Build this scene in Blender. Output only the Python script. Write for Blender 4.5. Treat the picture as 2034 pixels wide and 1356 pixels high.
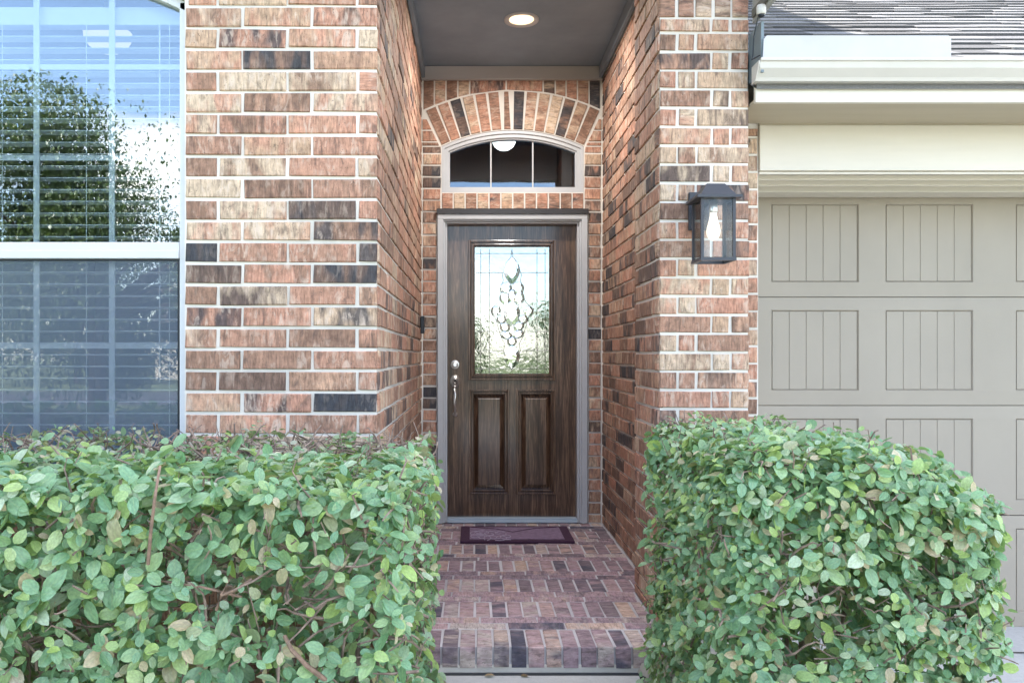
import bpy, math, random
from mathutils import Vector, Matrix, noise
R = math.radians
for o in list(bpy.data.objects): bpy.data.objects.remove(o)
SC = bpy.context.scene
COL = SC.collection
# ------------------------------------------------------------------ camera
F, VX, VY, CZ = 1610.0, 940.0, 706.0, 1.10          # focal length and vanishing point in photo pixels, eye height above the porch
cam = bpy.data.cameras.new('camera'); co = bpy.data.objects.new('camera', cam); COL.objects.link(co)
co.location = (0, 0, CZ); co.rotation_euler = (R(90), 0, 0)
cam.sensor_width = 36; cam.lens = 36 * F / 2034
cam.shift_x = (1017 - VX) / 2034; cam.shift_y = (VY - 678) / 2034
cam.clip_start = .05; cam.clip_end = 500
SC.camera = co
# ------------------------------------------------------------------ world and sun
SUN_EL, SUN_AZ = 55, -18         # sun stands behind the house, a little to the left
W = bpy.data.worlds.new('World'); SC.world = W; W.use_nodes = True
nt = W.node_tree; nt.nodes.clear()
def wn(t, **k):
    n = nt.nodes.new(t)
    for a, v in k.items(): setattr(n, a, v)
    return n
sky = wn('ShaderNodeTexSky', sky_type='NISHITA', sun_disc=False)
sky.sun_elevation = R(SUN_EL); sky.sun_rotation = R(SUN_AZ); sky.air_density = 1.0; sky.dust_density = .9; sky.ozone_density = 1.2
tc = wn('ShaderNodeTexCoord'); mp = wn('ShaderNodeMapping'); mp.inputs['Scale'].default_value = (1, 1, 2.3); mp.inputs['Location'].default_value = (.35, .1, .2)
nz = wn('ShaderNodeTexNoise'); nz.inputs['Scale'].default_value = 2.4; nz.inputs['Detail'].default_value = 9; nz.inputs['Roughness'].default_value = .56
rp = wn('ShaderNodeValToRGB'); rp.color_ramp.elements[0].position = .49; rp.color_ramp.elements[1].position = .67
mx = wn('ShaderNodeMix', data_type='RGBA'); mx.inputs['B'].default_value = (8.4, 8.1, 7.7, 1)
bg = wn('ShaderNodeBackground'); bg.inputs['Strength'].default_value = .15
ou = wn('ShaderNodeOutputWorld')
L = nt.links.new
L(tc.outputs['Generated'], mp.inputs['Vector']); L(mp.outputs['Vector'], nz.inputs['Vector']); L(nz.outputs['Fac'], rp.inputs['Fac'])
L(rp.outputs['Color'], mx.inputs['Factor']); L(sky.outputs['Color'], mx.inputs['A']); L(mx.outputs['Result'], bg.inputs['Color']); L(bg.outputs['Background'], ou.inputs['Surface'])
sl = bpy.data.lights.new('sun', 'SUN'); sl.energy = 4.2; sl.angle = R(.5); sl.color = (1, .95, .87)
so = bpy.data.objects.new('sun', sl); COL.objects.link(so)
sd = Vector((math.sin(R(SUN_AZ)) * math.cos(R(SUN_EL)), math.cos(R(SUN_AZ)) * math.cos(R(SUN_EL)), math.sin(R(SUN_EL))))
so.rotation_euler = sd.to_track_quat('Z', 'Y').to_euler(); so.location = (-4, 12, 12)
SC.view_settings.view_transform = 'Standard'; SC.view_settings.look = 'None'; SC.view_settings.gamma = 1
SC.view_settings.use_curve_mapping = False; SC.view_settings.exposure = 2.58
SC.render.engine = 'CYCLES'; SC.cycles.max_bounces = 7; SC.cycles.diffuse_bounces = 4; SC.cycles.transparent_max_bounces = 16

def U(px, d): return (px - VX) / F * d
def V(py, d): return CZ - (py - VY) / F * d
def proj(p): return (VX + p[0] / p[1] * F, VY - (p[2] - CZ) / p[1] * F) if p[1] > .1 else (-9e3, -9e3)

# ------------------------------------------------------------------ material helpers
class NT:
    def __init__(s, name):
        s.m = bpy.data.materials.new(name); s.m.use_nodes = True; s.t = s.m.node_tree; s.t.nodes.clear()
        s.out = s.n('ShaderNodeOutputMaterial'); s.b = s.n('ShaderNodeBsdfPrincipled'); s.l(s.b.outputs[0], s.out.inputs[0])
    def n(s, t, **k):
        x = s.t.nodes.new(t)
        for a, v in k.items(): setattr(x, a, v)
        return x
    def l(s, a, b): s.t.links.new(a, b)
    def val(s, sock, v):
        if hasattr(v, 'is_output'): s.l(v, sock)
        else: sock.default_value = v
    def math(s, op, a, b=0.0, clamp=False):
        x = s.n('ShaderNodeMath', operation=op, use_clamp=clamp); s.val(x.inputs[0], a); s.val(x.inputs[1], b); return x.outputs[0]
    def vmath(s, op, a, b):
        x = s.n('ShaderNodeVectorMath', operation=op); s.val(x.inputs[0], a); s.val(x.inputs[1], b); return x.outputs[0]
    def mix(s, f, a, b, blend='MIX'):
        x = s.n('ShaderNodeMix', data_type='RGBA', blend_type=blend)
        s.val(x.inputs['Factor'], f)
        for k, v in (('A', a), ('B', b)):
            if isinstance(v, tuple) and len(v) == 3: v = (*v, 1)
            s.val(x.inputs[k], v)
        return x.outputs['Result']
    def noise(s, vec, scale, detail=3, rough=.55, dist=0):
        x = s.n('ShaderNodeTexNoise'); x.inputs['Scale'].default_value = scale; x.inputs['Detail'].default_value = detail
        x.inputs['Roughness'].default_value = rough; x.inputs['Distortion'].default_value = dist
        if vec is not None: s.l(vec, x.inputs['Vector'])
        return x.outputs['Fac']
    def ramp(s, fac, stops, interp='LINEAR'):
        x = s.n('ShaderNodeValToRGB'); x.color_ramp.interpolation = interp; e = x.color_ramp.elements
        while len(e) < len(stops): e.new(.5)
        for i, (p, c) in enumerate(stops):
            e[i].position = p; e[i].color = (*c, 1) if isinstance(c, tuple) else (c, c, c, 1)
        s.val(x.inputs['Fac'], fac); return x.outputs['Color']
    def coord(s, scale=None, kind='Object'):
        o = s.n('ShaderNodeTexCoord').outputs[kind]
        if scale:
            m = s.n('ShaderNodeMapping'); m.inputs['Scale'].default_value = scale; s.l(o, m.inputs['Vector']); o = m.outputs['Vector']
        return o
    def attr(s, name, kind='GEOMETRY'): return s.n('ShaderNodeAttribute', attribute_name=name, attribute_type=kind)
    def bump(s, h, st=.3, dist=.002):
        x = s.n('ShaderNodeBump'); x.inputs['Strength'].default_value = st; x.inputs['Distance'].default_value = dist
        s.l(h, x.inputs['Height']); s.l(x.outputs[0], s.b.inputs['Normal']); return x
    def set(s, **k):
        for a, v in k.items():
            a = a.replace('_', ' ')
            if isinstance(v, tuple) and len(v) == 3: v = (*v, 1)
            s.val(s.b.inputs[a], v)
        return s.m

def paint(name, col, rough=.5, var=.08, grain=(3, 3, 3), bump=.08, bs=60, spec=.4):
    t = NT(name); c = t.coord(grain); f = t.noise(c, 2.2, 6, .6)
    d = tuple(x * (1 - var * 2) for x in col); e = tuple(min(1, x * (1 + var)) for x in col)
    t.set(Base_Color=t.ramp(f, [(.3, d), (.7, e)]), Roughness=rough, Specular_IOR_Level=spec)
    t.bump(t.noise(t.coord(), bs, 4), bump, .002)
    return t.m

def make_brick_mat(name, floor=False):
    t = NT(name)
    ga = t.attr('tone').outputs['Fac']; oa = t.attr('tone', 'OBJECT').outputs['Fac']
    tone = t.math('ADD', ga, oa)
    lc = t.attr('lc').outputs['Vector']
    cx = t.n('ShaderNodeCombineXYZ'); t.l(t.math('MULTIPLY', tone, 133.7), cx.inputs[0]); t.l(t.math('MULTIPLY', tone, 71.3), cx.inputs[1]); t.l(t.math('MULTIPLY', tone, 211.9), cx.inputs[2])
    vec = t.vmath('ADD', lc, cx.outputs[0])
    if floor:
        pal = [(0, (.055, .06, .095)), (.14, (.20, .15, .17)), (.28, (.30, .21, .235)), (.45, (.37, .245, .27)), (.6, (.43, .295, .31)), (.75, (.52, .35, .27)), (.9, (.50, .42, .38))]
    else:
        pal = [(0, (.040, .043, .052)), (.10, (.09, .068, .06)), (.2, (.22, .125, .085)), (.35, (.315, .178, .12)), (.5, (.41, .215, .145)), (.63, (.475, .235, .158)), (.76, (.45, .285, .185)), (.88, (.53, .39, .275))]
    base = t.ramp(tone, pal)
    sec = t.ramp(t.math('FRACT', t.math('MULTIPLY', tone, 7.31)), pal)
    m1 = t.vmath('MULTIPLY', vec, (1, 1, .35)); patch = t.noise(m1, 17, 2, .5, .6)
    pf = t.ramp(patch, [(.45, 0), (.62, 1)])
    c = t.mix(t.math('MULTIPLY', pf, .85), base, sec)
    # the wire-cut scratches run across the brick
    m2 = t.vmath('MULTIPLY', vec, (140, 60, 19)); st = t.noise(m2, 1, 5, .65, .5)
    m3 = t.vmath('MULTIPLY', vec, (48, 48, 15)); st2 = t.noise(m3, 1, 4, .6, .8)
    c = t.mix(1, c, t.ramp(st, [(.28, .48), (.5, .98), (.72, 1.28)]), 'MULTIPLY')
    c = t.mix(1, c, t.ramp(t.noise(vec, 38, 5, .65), [(.3, .70), (.52, 1.0), (.72, 1.22)]), 'MULTIPLY')
    lite = t.math('MULTIPLY', t.ramp(st2, [(.49, 0), (.62, 1)]), t.ramp(t.noise(vec, 11, 3), [(.43, 0), (.57, 1)]))
    lite = t.math('MULTIPLY', lite, t.ramp(tone, [(.04, .2), (.3, .45), (.8, .72)]))
    c = t.mix(lite, c, (.58, .455, .365) if not floor else (.42, .36, .33))
    dk = t.math('MULTIPLY', t.ramp(st2, [(.33, 1), (.45, 0)]), .5)
    c = t.mix(dk, c, (.075, .055, .05))
    pit = t.ramp(t.noise(vec, 150, 2), [(.29, 1), (.34, 0)])
    c = t.mix(t.math('MULTIPLY', pit, .7), c, (.06, .045, .04))
    t.set(Base_Color=c, Roughness=.62 if floor else .82, Specular_IOR_Level=.35)
    h = t.math('ADD', t.math('MULTIPLY', st, 1.0), t.math('MULTIPLY', t.noise(vec, 60, 4), .8))
    t.bump(h, .55, .003)
    return t.m

def make_leaf_mat(name, stops, dead=True):
    t = NT(name)
    rnd = t.math('FRACT', t.math('ADD', t.n('ShaderNodeObjectInfo').outputs['Random'], t.n('ShaderNodeNewGeometry').outputs['Random Per Island']))
    c = t.ramp(rnd, stops)
    lc = t.n('ShaderNodeSeparateXYZ'); t.l(t.attr('lc').outputs['Vector'], lc.inputs[0])
    ax = t.math('ABSOLUTE', lc.outputs[0])
    rib = t.ramp(ax, [(.0, 1), (.05, 0)])
    vein = t.math('SINE', t.math('ADD', t.math('MULTIPLY', lc.outputs[1], 42), t.math('MULTIPLY', ax, -34)))
    vein = t.math('MULTIPLY', t.ramp(vein, [(.8, 0), (1, 1)]), .22)
    c = t.mix(t.math('ADD', t.math('MULTIPLY', rib, .4), vein, True), c, (.30, .38, .17))
    c = t.mix(1, c, t.ramp(t.noise(t.attr('lc').outputs['Vector'], 5, 3), [(.3, .75), (.7, 1.25)]), 'MULTIPLY')
    bf = t.n('ShaderNodeNewGeometry').outputs['Backfacing']
    c = t.mix(t.math('MULTIPLY', bf, .45), c, (.22, .28, .15))
    t.set(Base_Color=c, Roughness=.34, Specular_IOR_Level=.6)
    tr = t.n('ShaderNodeBsdfTranslucent'); t.l(t.mix(1, c, (1.2, 1.35, .6), 'MULTIPLY'), tr.inputs['Color'])
    ms = t.n('ShaderNodeMixShader'); ms.inputs[0].default_value = .28
    t.l(t.b.outputs[0], ms.inputs[1]); t.l(tr.outputs[0], ms.inputs[2]); t.l(ms.outputs[0], t.out.inputs[0])
    t.bump(t.noise(t.attr('lc').outputs['Vector'], 4, 2), .3, .01)
    return t.m

def make_glass(name, base=.1, tint=(.8, .86, .86), wav=.02, rough=0.0, scale=3, refl=(1, 1, 1)):
    t = NT(name)
    tr = t.n('ShaderNodeBsdfTransparent'); tr.inputs['Color'].default_value = (*tint, 1)
    gl = t.n('ShaderNodeBsdfGlossy'); gl.inputs['Roughness'].default_value = rough; gl.inputs['Color'].default_value = (*refl, 1)
    fr = t.n('ShaderNodeFresnel'); fr.inputs['IOR'].default_value = 1.5
    b = t.n('ShaderNodeBump'); b.inputs['Strength'].default_value = wav; b.inputs['Distance'].default_value = .02
    t.l(t.noise(t.coord(), scale, 2), b.inputs['Height']); t.l(b.outputs[0], gl.inputs['Normal'])
    ms = t.n('ShaderNodeMixShader'); t.l(t.math('ADD', fr.outputs[0], base, True), ms.inputs[0])
    t.l(tr.outputs[0], ms.inputs[1]); t.l(gl.outputs[0], ms.inputs[2]); t.l(ms.outputs[0], t.out.inputs[0])
    return t.m

def emit(name, col, s):
    t = NT(name); t.set(Base_Color=(.9, .88, .8), Emission_Color=col, Emission_Strength=s); return t.m

M = {}
M['brick'] = make_brick_mat('brick'); M['paver'] = make_brick_mat('paver', True)
M['mortar'] = paint('mortar', (.70, .645, .58), .9, .12, (1, 1, 1), .5, 240)
M['mortar_floor'] = paint('mortar_floor', (.52, .49, .50), .9, .15, (1, 1, 1), .4, 200)
M['trim'] = paint('taupe_trim', (.46, .46, .465), .45, .04)
M['frieze'] = paint('frieze_paint', (.38, .36, .345), .5, .04, (1, 8, 8))
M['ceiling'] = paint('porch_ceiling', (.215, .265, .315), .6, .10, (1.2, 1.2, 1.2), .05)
M['cream'] = paint('cream_paint', (.62, .565, .485), .5, .03, (.6, 6, 6), .12, 40)
M['tan'] = paint('tan_shaded_trim', (.42, .355, .265), .5, .04, (.6, 8, 8), .15, 40)  # made darker than the cream so the garage head recess looks shaded
M['guard'] = paint('white_guard', (.45, .435, .43), .4, .03)
M['white_metal'] = paint('white_gutter', (.55, .515, .47), .35, .02)
M['garage'] = paint('garage_paint', (.320, .274, .220), .5, .05, (.7, .7, .5), .10, 90)
M['vinyl'] = paint('window_vinyl', (.56, .565, .58), .4, .02)
M['grid'] = paint('window_grid', (.80, .82, .82), .5, .02)
M['slat'] = paint('blind_slat', (.84, .86, .87), .5, .02)
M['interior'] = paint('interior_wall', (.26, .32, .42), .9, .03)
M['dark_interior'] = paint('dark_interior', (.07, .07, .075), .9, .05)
M['black'] = paint('black_metal', (.03, .033, .043), .4, .1)
M['dark_plastic'] = paint('dark_plastic', (.015, .018, .025), .35, .1)
M['bronze'] = paint('dark_drip_cap', (.035, .03, .03), .4, .1)
M['flash'] = paint('grey_flashing', (.16, .20, .22), .45, .15)
M['soffit'] = paint('olive_soffit', (.15, .14, .115), .7, .06)
M['rake'] = paint('grey_rake', (.34, .33, .30), .6, .06)
M['alu'] = paint('threshold_metal', (.36, .42, .48), .35, .05, spec=.7)
M['nickel'] = NT('nickel').set(Base_Color=(.74, .72, .68), Metallic=.9, Roughness=.38)
M['lead'] = NT('lead_came').set(Base_Color=(.17, .175, .18), Metallic=.7, Roughness=.4)
M['twig'] = paint('twig_bark', (.25, .18, .14), .9, .3, (20, 20, 20), .4, 80)
M['stick'] = paint('pruned_branch', (.24, .155, .11), .85, .25, (30, 30, 30), .4, 90)
M['bark'] = paint('tree_bark', (.13, .10, .08), .95, .3, (6, 6, 2), .8, 30)
M['soil'] = paint('bed_soil', (.075, .05, .038), 1, .4, (14, 14, 14), .9, 60)
M['asphalt'] = paint('asphalt', (.055, .055, .058), .9, .2, (2, 2, 2), .4, 90)
M['white_house'] = paint('neighbour_wall', (.62, .56, .46), .8, .06)
M['neigh_roof'] = paint('neighbour_roof', (.12, .11, .11), .9, .2, (6, 6, 6))
M['glass'] = make_glass('window_glass', .10, (.84, .89, .92), .015, 0, 2.2)
M['glass2'] = make_glass('lower_sash_glass', .11, (.9, .93, .96), .015, 0, 2.2)
M['transom_glass'] = make_glass('transom_glass', .05, (.55, .66, .80), .03, .02, 3)
M['lamp_glass'] = make_glass('lantern_glass', -.025, (.97, .98, .98), .0, 0, 9)
M['door_glass'] = make_glass('textured_door_glass', .19, (.5, .55, .52), .03, .04, 26)
M['bevel'] = make_glass('bevelled_glass', .42, (.6, .65, .62), .04, .02, 14)
M['bulb'] = emit('lit_bulb', (1, .78, .5), .22)
M['can'] = emit('lit_downlight', (1, .70, .38), .34)
M['bowl'] = emit('lit_glass_bowl', (1, .80, .55), 2.2)
M['bowl_dim'] = emit('dim_glass_bowl', (1, .86, .72), .12)

def make_door_mat():
    t = NT('stained_door'); gm = t.coord((150, 60, 7)); g = t.noise(gm, 1, 6, .6, .6)
    g2 = t.noise(t.coord((22, 10, 1.6)), 1, 3, .5, .4)
    c = t.ramp(t.math('ADD', t.math('MULTIPLY', g, .65), t.math('MULTIPLY', g2, .35)), [(.34, (.016, .007, .004)), (.5, (.070, .036, .021)), (.64, (.20, .118, .072))])
    t.set(Base_Color=c, Roughness=.34, Specular_IOR_Level=.32, Coat_Weight=.5, Coat_Roughness=.12)
    t.bump(g, .35, .0012); return t.m
M['door'] = make_door_mat()
def make_concrete(name, col):
    t = NT(name); o = t.coord(); a = t.noise(o, 1.6, 5, .6); b = t.noise(o, 45, 4, .7)
    c = t.ramp(t.math('ADD', t.math('MULTIPLY', a, .6), t.math('MULTIPLY', b, .4)), [(.32, tuple(x * .72 for x in col)), (.65, col)])
    c = t.mix(t.math('MULTIPLY', t.ramp(t.noise(o, 160, 2), [(.3, 1), (.36, 0)]), .5), c, tuple(x * .35 for x in col))
    t.set(Base_Color=c, Roughness=.85); t.bump(b, .4, .003); return t.m
M['concrete'] = make_concrete('concrete', (.50, .49, .48)); M['footing'] = make_concrete('footing_concrete', (.44, .39, .33))
def make_grass():
    t = NT('lawn'); o = t.coord(); a = t.noise(o, .5, 4); b = t.noise(o, 30, 5, .7)
    c = t.ramp(t.math('ADD', t.math('MULTIPLY', a, .5), t.math('MULTIPLY', b, .5)), [(.35, (.04, .07, .02)), (.65, (.12, .14, .055))])
    t.set(Base_Color=c, Roughness=.95); t.bump(b, .8, .02); return t.m
M['grass'] = make_grass()
def make_shingle():
    t = NT('asphalt_shingle'); r = t.n('ShaderNodeNewGeometry').outputs['Random Per Island']
    c = t.ramp(r, [(0, (.09, .088, .088)), (.3, (.13, .127, .127)), (.6, (.17, .166, .165)), (.85, (.21, .205, .204)), (1, (.11, .107, .107))])
    g = t.noise(t.coord(), 260, 2, .7); c = t.mix(1, c, t.ramp(g, [(.3, .55), (.7, 1.3)]), 'MULTIPLY')
    t.set(Base_Color=c, Roughness=1.0, Specular_IOR_Level=.05); t.bump(g, .6, .003); return t.m
M['shingle'] = make_shingle()
def make_screen():
    t = NT('insect_screen'); tr = t.n('ShaderNodeBsdfTransparent'); t.set(Base_Color=(.20, .25, .33), Roughness=.7)  # bluish base colour carries the sky's reflection on the mesh
    w = t.n('ShaderNodeTexWave', wave_type='BANDS', bands_direction='X'); w.inputs['Scale'].default_value = 110; t.l(t.coord(), w.inputs['Vector'])
    f = t.math('ADD', t.math('MULTIPLY', w.outputs['Fac'], .14), .12)
    ms = t.n('ShaderNodeMixShader'); t.l(f, ms.inputs[0]); t.l(tr.outputs[0], ms.inputs[1]); t.l(t.b.outputs[0], ms.inputs[2]); t.l(ms.outputs[0], t.out.inputs[0]); return t.m
M['screen'] = make_screen()
GREENS = [(0, (.11, .215, .115)), (.16, (.175, .32, .165)), (.33, (.23, .37, .195)), (.5, (.165, .32, .185)), (.62, (.28, .40, .18)), (.74, (.33, .45, .12)), (.84, (.40, .47, .33)), (.92, (.22, .34, .20)), (.955, (.42, .33, .19)), (1, (.52, .44, .32))]
M['leaf'] = make_leaf_mat('hedge_leaf', GREENS)
M['dry'] = make_leaf_mat('dry_leaf', [(0, (.30, .25, .19)), (.3, (.40, .34, .27)), (.55, (.27, .30, .20)), (.8, (.45, .41, .36)), (1, (.25, .29, .2))])
M['oak'] = make_leaf_mat('oak_leaf', [(0, (.02, .045, .018)), (.5, (.04, .075, .028)), (1, (.07, .10, .035))])
def make_mat():
    t = NT('mat_border'); n = t.noise(t.coord(), 300, 3); t.set(Base_Color=t.ramp(n, [(.3, (.035, .012, .03)), (.7, (.075, .03, .06))]), Roughness=1); t.bump(n, .8, .004); return t.m
M['mat_border'] = make_mat()
M['mat_field'] = paint('mat_field', (.22, .15, .22), 1, .15, (20, 20, 20), .6, 250)
M['mat_line'] = paint('mat_line', (.34, .27, .34), 1, .12, (20, 20, 20), .5, 250)

# ------------------------------------------------------------------ mesh helpers
class MB:
    def __init__(s): s.v = []; s.f = []; s.lc = None; s.tone = None; s.smooth = False
    def quadbox(s, x0, x1, y0, y1, z0, z1):
        if x1 < x0: x0, x1 = x1, x0
        if y1 < y0: y0, y1 = y1, y0
        if z1 < z0: z0, z1 = z1, z0
        b = len(s.v)
        s.v += [(x0, y0, z0), (x1, y0, z0), (x1, y1, z0), (x0, y1, z0), (x0, y0, z1), (x1, y0, z1), (x1, y1, z1), (x0, y1, z1)]
        s.f += [(b, b+3, b+2, b+1), (b+4, b+5, b+6, b+7), (b, b+1, b+5, b+4), (b+1, b+2, b+6, b+5), (b+2, b+3, b+7, b+6), (b+3, b, b+4, b+7)]
        return s
    box = quadbox
    def prism(s, poly, y0, y1):
        """polygon of (x,z) seen from -Y, counter-clockwise, extruded from y0 (front) to y1"""
        b = len(s.v); n = len(poly)
        s.v += [(x, y0, z) for x, z in poly] + [(x, y1, z) for x, z in poly]
        s.f.append(tuple(b + i for i in range(n))); s.f.append(tuple(b + n + i for i in reversed(range(n))))
        for i in range(n):
            j = (i + 1) % n; s.f.append((b + i, b + n + i, b + n + j, b + j))
        return s
    def xprism(s, poly, x0, x1):
        """polygon of (y,z) extruded along X"""
        b = len(s.v); n = len(poly)
        s.v += [(x0, y, z) for y, z in poly] + [(x1, y, z) for y, z in poly]
        s.f.append(tuple(b + i for i in reversed(range(n)))); s.f.append(tuple(b + n + i for i in range(n)))
        for i in range(n):
            j = (i + 1) % n; s.f.append((b + i, b + j, b + n + j, b + n + i))
        return s
    def tube(s, pts, rad, seg=6, cap=True):
        pts = [Vector(p) for p in pts]; n = len(pts); rings = []
        if not hasattr(rad, '__len__'): rad = [rad] * n
        for i, p in enumerate(pts):
            t = (pts[min(i + 1, n - 1)] - pts[max(i - 1, 0)]).normalized()
            a = t.cross(Vector((0, 0, 1)) if abs(t.z) < .9 else Vector((1, 0, 0))).normalized(); c = t.cross(a)
            b = len(s.v)
            for k in range(seg):
                an = 2 * math.pi * k / seg; q = p + (a * math.cos(an) + c * math.sin(an)) * rad[i]; s.v.append(tuple(q))
            rings.append(b)
        for r0, r1 in zip(rings, rings[1:]):
            for k in range(seg): s.f.append((r0 + k, r0 + (k + 1) % seg, r1 + (k + 1) % seg, r1 + k))
        if cap: s.f.append(tuple(rings[0] + k for k in reversed(range(seg)))); s.f.append(tuple(rings[-1] + k for k in range(seg)))
        return s
    def lathe(s, c, prof, seg=20, axis='z'):
        """profile of (radius, height); axis z or y (towards -Y)"""
        b = len(s.v)
        for r, h in prof:
            for k in range(seg):
                a = 2 * math.pi * k / seg; x, y = r * math.cos(a), r * math.sin(a)
                s.v.append((c[0] + x, c[1] + y, c[2] + h) if axis == 'z' else (c[0] + x, c[1] - h, c[2] + y))
        for i in range(len(prof) - 1):
            for k in range(seg):
                s.f.append((b + i * seg + k, b + i * seg + (k + 1) % seg, b + (i + 1) * seg + (k + 1) % seg, b + (i + 1) * seg + k))
        s.f.append(tuple(b + k for k in reversed(range(seg)))); e = b + (len(prof) - 1) * seg; s.f.append(tuple(e + k for k in range(seg)))
        return s
    def mesh(s, name, mat, smooth=False):
        me = bpy.data.meshes.new(name); me.from_pydata(s.v, [], s.f); me.update()
        if s.lc: a = me.attributes.new('lc', 'FLOAT_VECTOR', 'POINT'); a.data.foreach_set('vector', [c for p in s.lc for c in p])
        if s.tone: a = me.attributes.new('tone', 'FLOAT', 'POINT'); a.data.foreach_set('value', s.tone)
        me.materials.append(mat)
        if smooth: me.polygons.foreach_set('use_smooth', [True] * len(me.polygons))
        return me
    def build(s, name, mat, parent=None, smooth=False, bevel=0):
        o = bpy.data.objects.new(name, s.mesh(name, M[mat] if isinstance(mat, str) else mat, smooth)); put(o, parent)
        if bevel:
            b = o.modifiers.new('bevel', 'BEVEL'); b.width = bevel; b.segments = 2; b.limit_method = 'ANGLE'; b.angle_limit = R(40)
        return o
ORG = {}
def put(o, parent=None):
    COL.objects.link(o)
    if parent is not None:
        o.parent = parent
        if parent in ORG: o.location = Vector(o.location) - ORG[parent]
    return o
def thing(name, loc, label, cat, group=None):
    o = bpy.data.objects.new(name, None); COL.objects.link(o); o.location = loc; o.empty_display_size = .1; ORG[o] = Vector(loc)
    return tag(o, label, cat, group)
def tag(o, label=None, cat=None, group=None, kind=None):
    if label: o['label'] = label
    if cat: o['category'] = cat
    if group: o['group'] = group
    if kind: o['kind'] = kind
    return o

# ------------------------------------------------------------------ bricks
rb = random.Random(11)
_bm = {}
def brick_verts(l, d, h, var):
    r = random.Random(var * 7 + 3); ch = .0028
    v = []
    j = lambda a: r.uniform(-a, a)
    for (y, ins) in ((d, 0), (ch * 1.2, 0), (0, ch)):
        for sx, sz in ((-1, -1), (1, -1), (1, 1), (-1, 1)):
            v.append((sx * (l / 2 - ins) + j(.0020) * (ins > 0 or y < d), y + (j(.0008) if y < d else 0), sz * (h / 2 - ins) + j(.0018) * (ins > 0 or y < d)))
    f = []
    for a in (0, 4):
        for i in range(4):
            k = (i + 1) % 4; f.append((a + i, a + k, a + 4 + k, a + 4 + i))
    f.append((8, 9, 10, 11))
    return v, f
def brick_mesh(l, d, h, var, mat):
    key = (round(l, 3), round(d, 3), round(h, 3), var, mat)
    if key not in _bm:
        m = MB(); m.v, m.f = brick_verts(l, d, h, var); m.lc = m.v; _bm[key] = m.mesh('brick', M[mat])
    return _bm[key]
def rand_tone(r=rb):
    x = r.random()
    if x < .025: return r.uniform(0.03, .09)
    if x < .18: return r.uniform(.12, .28)
    if x < .87: return r.uniform(.3, .74)
    return r.uniform(.76, .95)
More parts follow.
